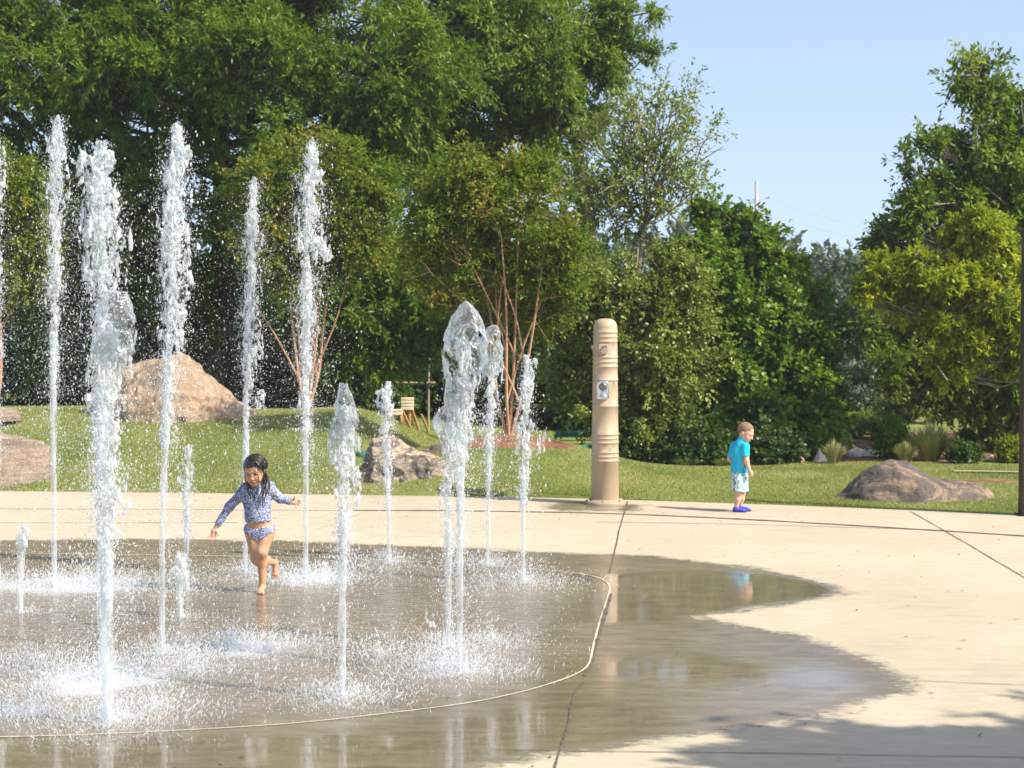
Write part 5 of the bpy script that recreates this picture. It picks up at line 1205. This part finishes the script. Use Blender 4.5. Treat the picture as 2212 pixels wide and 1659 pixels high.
            hv = vnoise(P.reshape(-1, 3)*16, sd_+7).reshape(m, n); fr_ = np.linspace(0, 1, m)[:-1, None]
            keep = ~((hv[:-1] > .62-.25*fr_) | ((fr_ > .75) & (hv[:-1] > .05))).ravel()
            o = mesh('water_dome', P.reshape(-1, 3), F_[keep], M_film, root)
            mb = MB(); rimv = P[-1]; rim = np.vstack([rimv, rimv[:1]])
            for q0 in range(0, n, 3) if m else ():      # beads and drips hanging from the rim
                a = rimv[q0]; mb.tube(np.array([a+[0, 0, .02], a, a+[0, 0, -r_.uniform(.01, .07)]]), np.array([.003, .006, .0025]), 6)
            dp_ = mb.build('drips', M_froth, root); dp_['kind'] = 'stuff'
    return root
jet('a', 'tall frothy water jet cut off by the left edge of the picture', 270, -8, 'tall', .024, .5, 1.1, 4500, .34, .35)
jet('b', 'tall water jet with ragged pointed top, second from the left edge', 255, 120, 'tall', .020, .5, 1.2, 7000, .36, .42, blobs=[(122, 320, 24, 26), (118, 390, 26, 18)], side=.03)
jet('c', 'broad tall jet whose white head splits into two lobes', 312, 212, 'tall', .025, .4, 1.35, 6500, .30, .38, blobs=[(182, 345, 24, 40), (232, 340, 17, 26), (205, 400, 38, 60), (236, 420, 22, 24), (215, 480, 32, 30)], dense=1.2, nspl=1600)
jet('d', 'thick nearest jet at left topped by a glassy slanting dome', 725, 240, 'bell', .029, .36, 1.05, 4200, .22, .30, blobs=[(235, 745, 34, 60), (262, 770, 18, 20), (205, 770, 14, 14), (198, 860, 14, 10)],
    film=[([(625, 236, 252), (632, 222, 276), (650, 214, 284), (690, 206, 291), (730, 198, 294), (765, 191, 290), (800, 188, 280)], 3)], nspl=4200, dense=1.0)
jet('e', 'tall leaning white jet with dense curved plume left of the girl', 274, 386, 'tall', .020, .3, .95, 6500, .30, .40, blobs=[(384, 300, 14, 20), (395, 330, 17, 22), (375, 370, 19, 40), (366, 440, 20, 40), (362, 520, 20, 30), (378, 680, 26, 50), (370, 730, 30, 30)], dense=1.4, side=.05)
jet('f', 'slim tall jet with low pointed tip just behind the girl', 390, 547, 'tall', .019, .45, .95, 4200, .34, .25, blobs=[(545, 410, 13, 14), (540, 470, 17, 18), (546, 760, 22, 40), (560, 860, 22, 20)], side=.03)
jet('g', 'tall jet with a smooth pointed head and misty curtain right of the girl', 304, 672, 'tall', .020, .5, 1.15, 7000, .40, .34, blobs=[(675, 340, 17, 30), (680, 375, 18, 26), (672, 450, 16, 20), (690, 530, 24, 50), (706, 545, 12, 14)], side=.04)
jet('h', 'middle jet with a small bottle shaped glassy head', 885, 744, 'bell', .021, .33, 1.2, 1700, .16, .52, blobs=[(738, 930, 26, 46), (742, 890, 14, 14), (728, 985, 16, 14), (760, 965, 10, 8)],
    film=[([(820, 738, 746), (828, 732, 752), (842, 731, 753), (858, 727, 762), (885, 718, 772), (915, 712, 778), (945, 709, 778), (965, 712, 774)], 11)], nspl=3600)
jet('i', 'short jet with frothy square head in front of the layered boulder', 830, 835, 'tall', .017, .4, .75, 1600, .17, .40, blobs=[(833, 848, 16, 34), (828, 868, 18, 18)], nspl=2600)
jet('j', 'jet with a round bubble head just left of the domed pair', 918, 975, 'bell', .019, .33, .75, 1700, .15, .45, blobs=[(972, 940, 24, 40), (995, 950, 22, 26), (985, 1000, 20, 16), (965, 1040, 12, 10)],
    film=[([(874, 968, 978), (878, 955, 990), (888, 944, 1004), (908, 937, 1014), (930, 936, 1020), (952, 944, 1018), (975, 955, 1012)], 21)], nspl=2200)
jet('k', 'jet crowned by the largest pointed glassy dome right of the middle', 735, 1003, 'bell', .019, .33, .75, 3200, .19, .50, blobs=[(1003, 770, 20, 44), (990, 740, 12, 9), (985, 860, 20, 22), (965, 790, 10, 8)],
    film=[([(650, 1002, 1008), (656, 995, 1016), (672, 985, 1030), (690, 972, 1040), (712, 963, 1048), (745, 956, 1050), (785, 955, 1046), (812, 962, 1036)], 31), ([(812, 968, 1010), (835, 960, 1020), (860, 958, 1024), (885, 962, 1016)], 37)], nspl=3400)
jet('l', 'jet with a rounded glassy dome touching the right side of the largest dome', 768, 1062, 'bell', .015, .4, .65, 2600, .20, .40, blobs=[(1060, 785, 20, 36), (1055, 850, 12, 12), (1040, 930, 8, 8)],
    film=[([(702, 1062, 1070), (708, 1052, 1076), (725, 1044, 1082), (750, 1038, 1086), (780, 1037, 1089), (803, 1042, 1088)], 41)], nspl=2200)
jet('m', 'thin jet with spiky splash head, rightmost of all the jets', 772, 1136, 'spike', .017, .45, .8, 2200, .18, .35, blobs=[(1138, 822, 16, 34), (1150, 800, 6, 6), (1156, 778, 3, 3)], nspl=3000)
jet('n', 'short narrow jet left of the girl and behind the leaning jet', 966, 404, 'tall', .018, .3, .8, 900, .12, .45, nspl=900)
jet('o', 'low smooth stub of water near the left edge', 1136, 46, 'stub', .023, .2, .8, 220, .08, .85, nspl=500, hspl=.02)
jet('p', 'lowest jet with a bubbly knob, left of the girl', 1200, 388, 'short', .023, .2, 1.2, 220, .08, .62, blobs=[(387, 1218, 14, 24), (392, 1240, 12, 12)], nspl=400, hspl=.02)
# splashes where earlier bursts land
Vs, Fs, nv = [], [], 0
for s_i, (p, a, s) in enumerate(XTRA):
    q = gnd(*p); P, rd, el, D = splash_pts(q, s, int(3000*a*max(s, .2)/.4), .055 if s > .2 else .05, 400+s_i); V, F_ = drops(P, rd, el, D); Vs.append(V); Fs.append(F_+nv); nv += len(V)
# fine drizzle over the whole wet ring
n = 8000; r_ = np.random.default_rng(77); P = np.stack([r_.uniform(-4.5, 2.2, n), r_.uniform(9.3, 16, n), .004+r_.exponential(.03, n)], -1)
ins = poly_sd(P[:, 0], P[:, 1], RING) > .1; ins &= (fields(P[:, 0], P[:, 1]) > .15) | (r_.random(n) < .45); P = P[ins]
V, F_ = drops(P, r_.uniform(.0016, .0034, len(P)), r_.uniform(1, 2.6, len(P))); Vs.append(V); Fs.append(F_+nv); nv += len(V)
o = mesh('splashing_water', np.vstack(Vs), np.vstack(Fs), M_drop); tag(o, 'white splashes and drizzle bouncing off the wet pavement', 'splash', kind='stuff')
# drifting fine spray around the tall jets
n = 50000; xs_ = r_.normal(0, 1, n); P = np.stack([r_.uniform(-4.9, -1.2, n), r_.uniform(10.5, 15.5, n), r_.uniform(.05, 3.0, n)], -1)
kp = r_.random(n) < np.clip(.30+.9*fbm(P*1.3, 3, 4)+.25*(1-np.abs(P[:, 2]-1.5)/1.5), 0, 1)*.75; P = P[kp]
V, F_ = drops(P, np.clip(np.exp(r_.normal(math.log(.00115), .45, len(P))), .0007, .006), 1.6)
o = mesh('drifting_spray', V, F_, M_drop); tag(o, 'fine white spray drifting between the tall jets', 'spray', kind='stuff')
# burst of separate drops falling between the jets
gcl = 'clusters of falling drops'
for nm_, pts in (('loose chain of falling drops between the girl and the middle jet', [(686, 1310), (682, 1345), (684, 1375), (692, 1400), (680, 1430), (676, 1470), (688, 1495)]),
                 ('small falling splat of water left of the short stub jets', [(283, 1245), (282, 1275), (281, 1300)]),
                 ('small splat falling just left of the domed pair above the puddle', [(930, 1335), (926, 1350), (930, 1370)]),
                 ('little splash thrown out at the right above the grass mound', [(1172, 950), (1166, 962), (1180, 940), (1160, 975)])):
    Yc = gnd(690, 1500)[1] if 'chain' in nm_ else (13.5 if 'stub' in nm_ else (12.0 if 'domed' in nm_ else 14.5))
    P0 = np.array([at(x, y, Yc) for x, y in pts]); Fd = Field(P0.min(0)-.12, P0.max(0)+.12, .007)
    for a in P0:
        for _ in range(7): 
            q0 = a+r_.normal(0, .022, 3); r1 = r_.uniform(.004, .011); Fd.cone(q0, q0+np.array([0, 0, r_.uniform(.01, .05)]), r1, r1*.5, .008)
    V, F_ = Fd.mesh(); V[:, 2] = np.maximum(V[:, 2], .008); o = mesh('falling_drops', V, F_, M_froth, loc=(P0[:, 0].mean(), Yc, max(P0[:, 2].min(), 0))); tag(o, nm_, 'water drops', gcl, 'stuff')
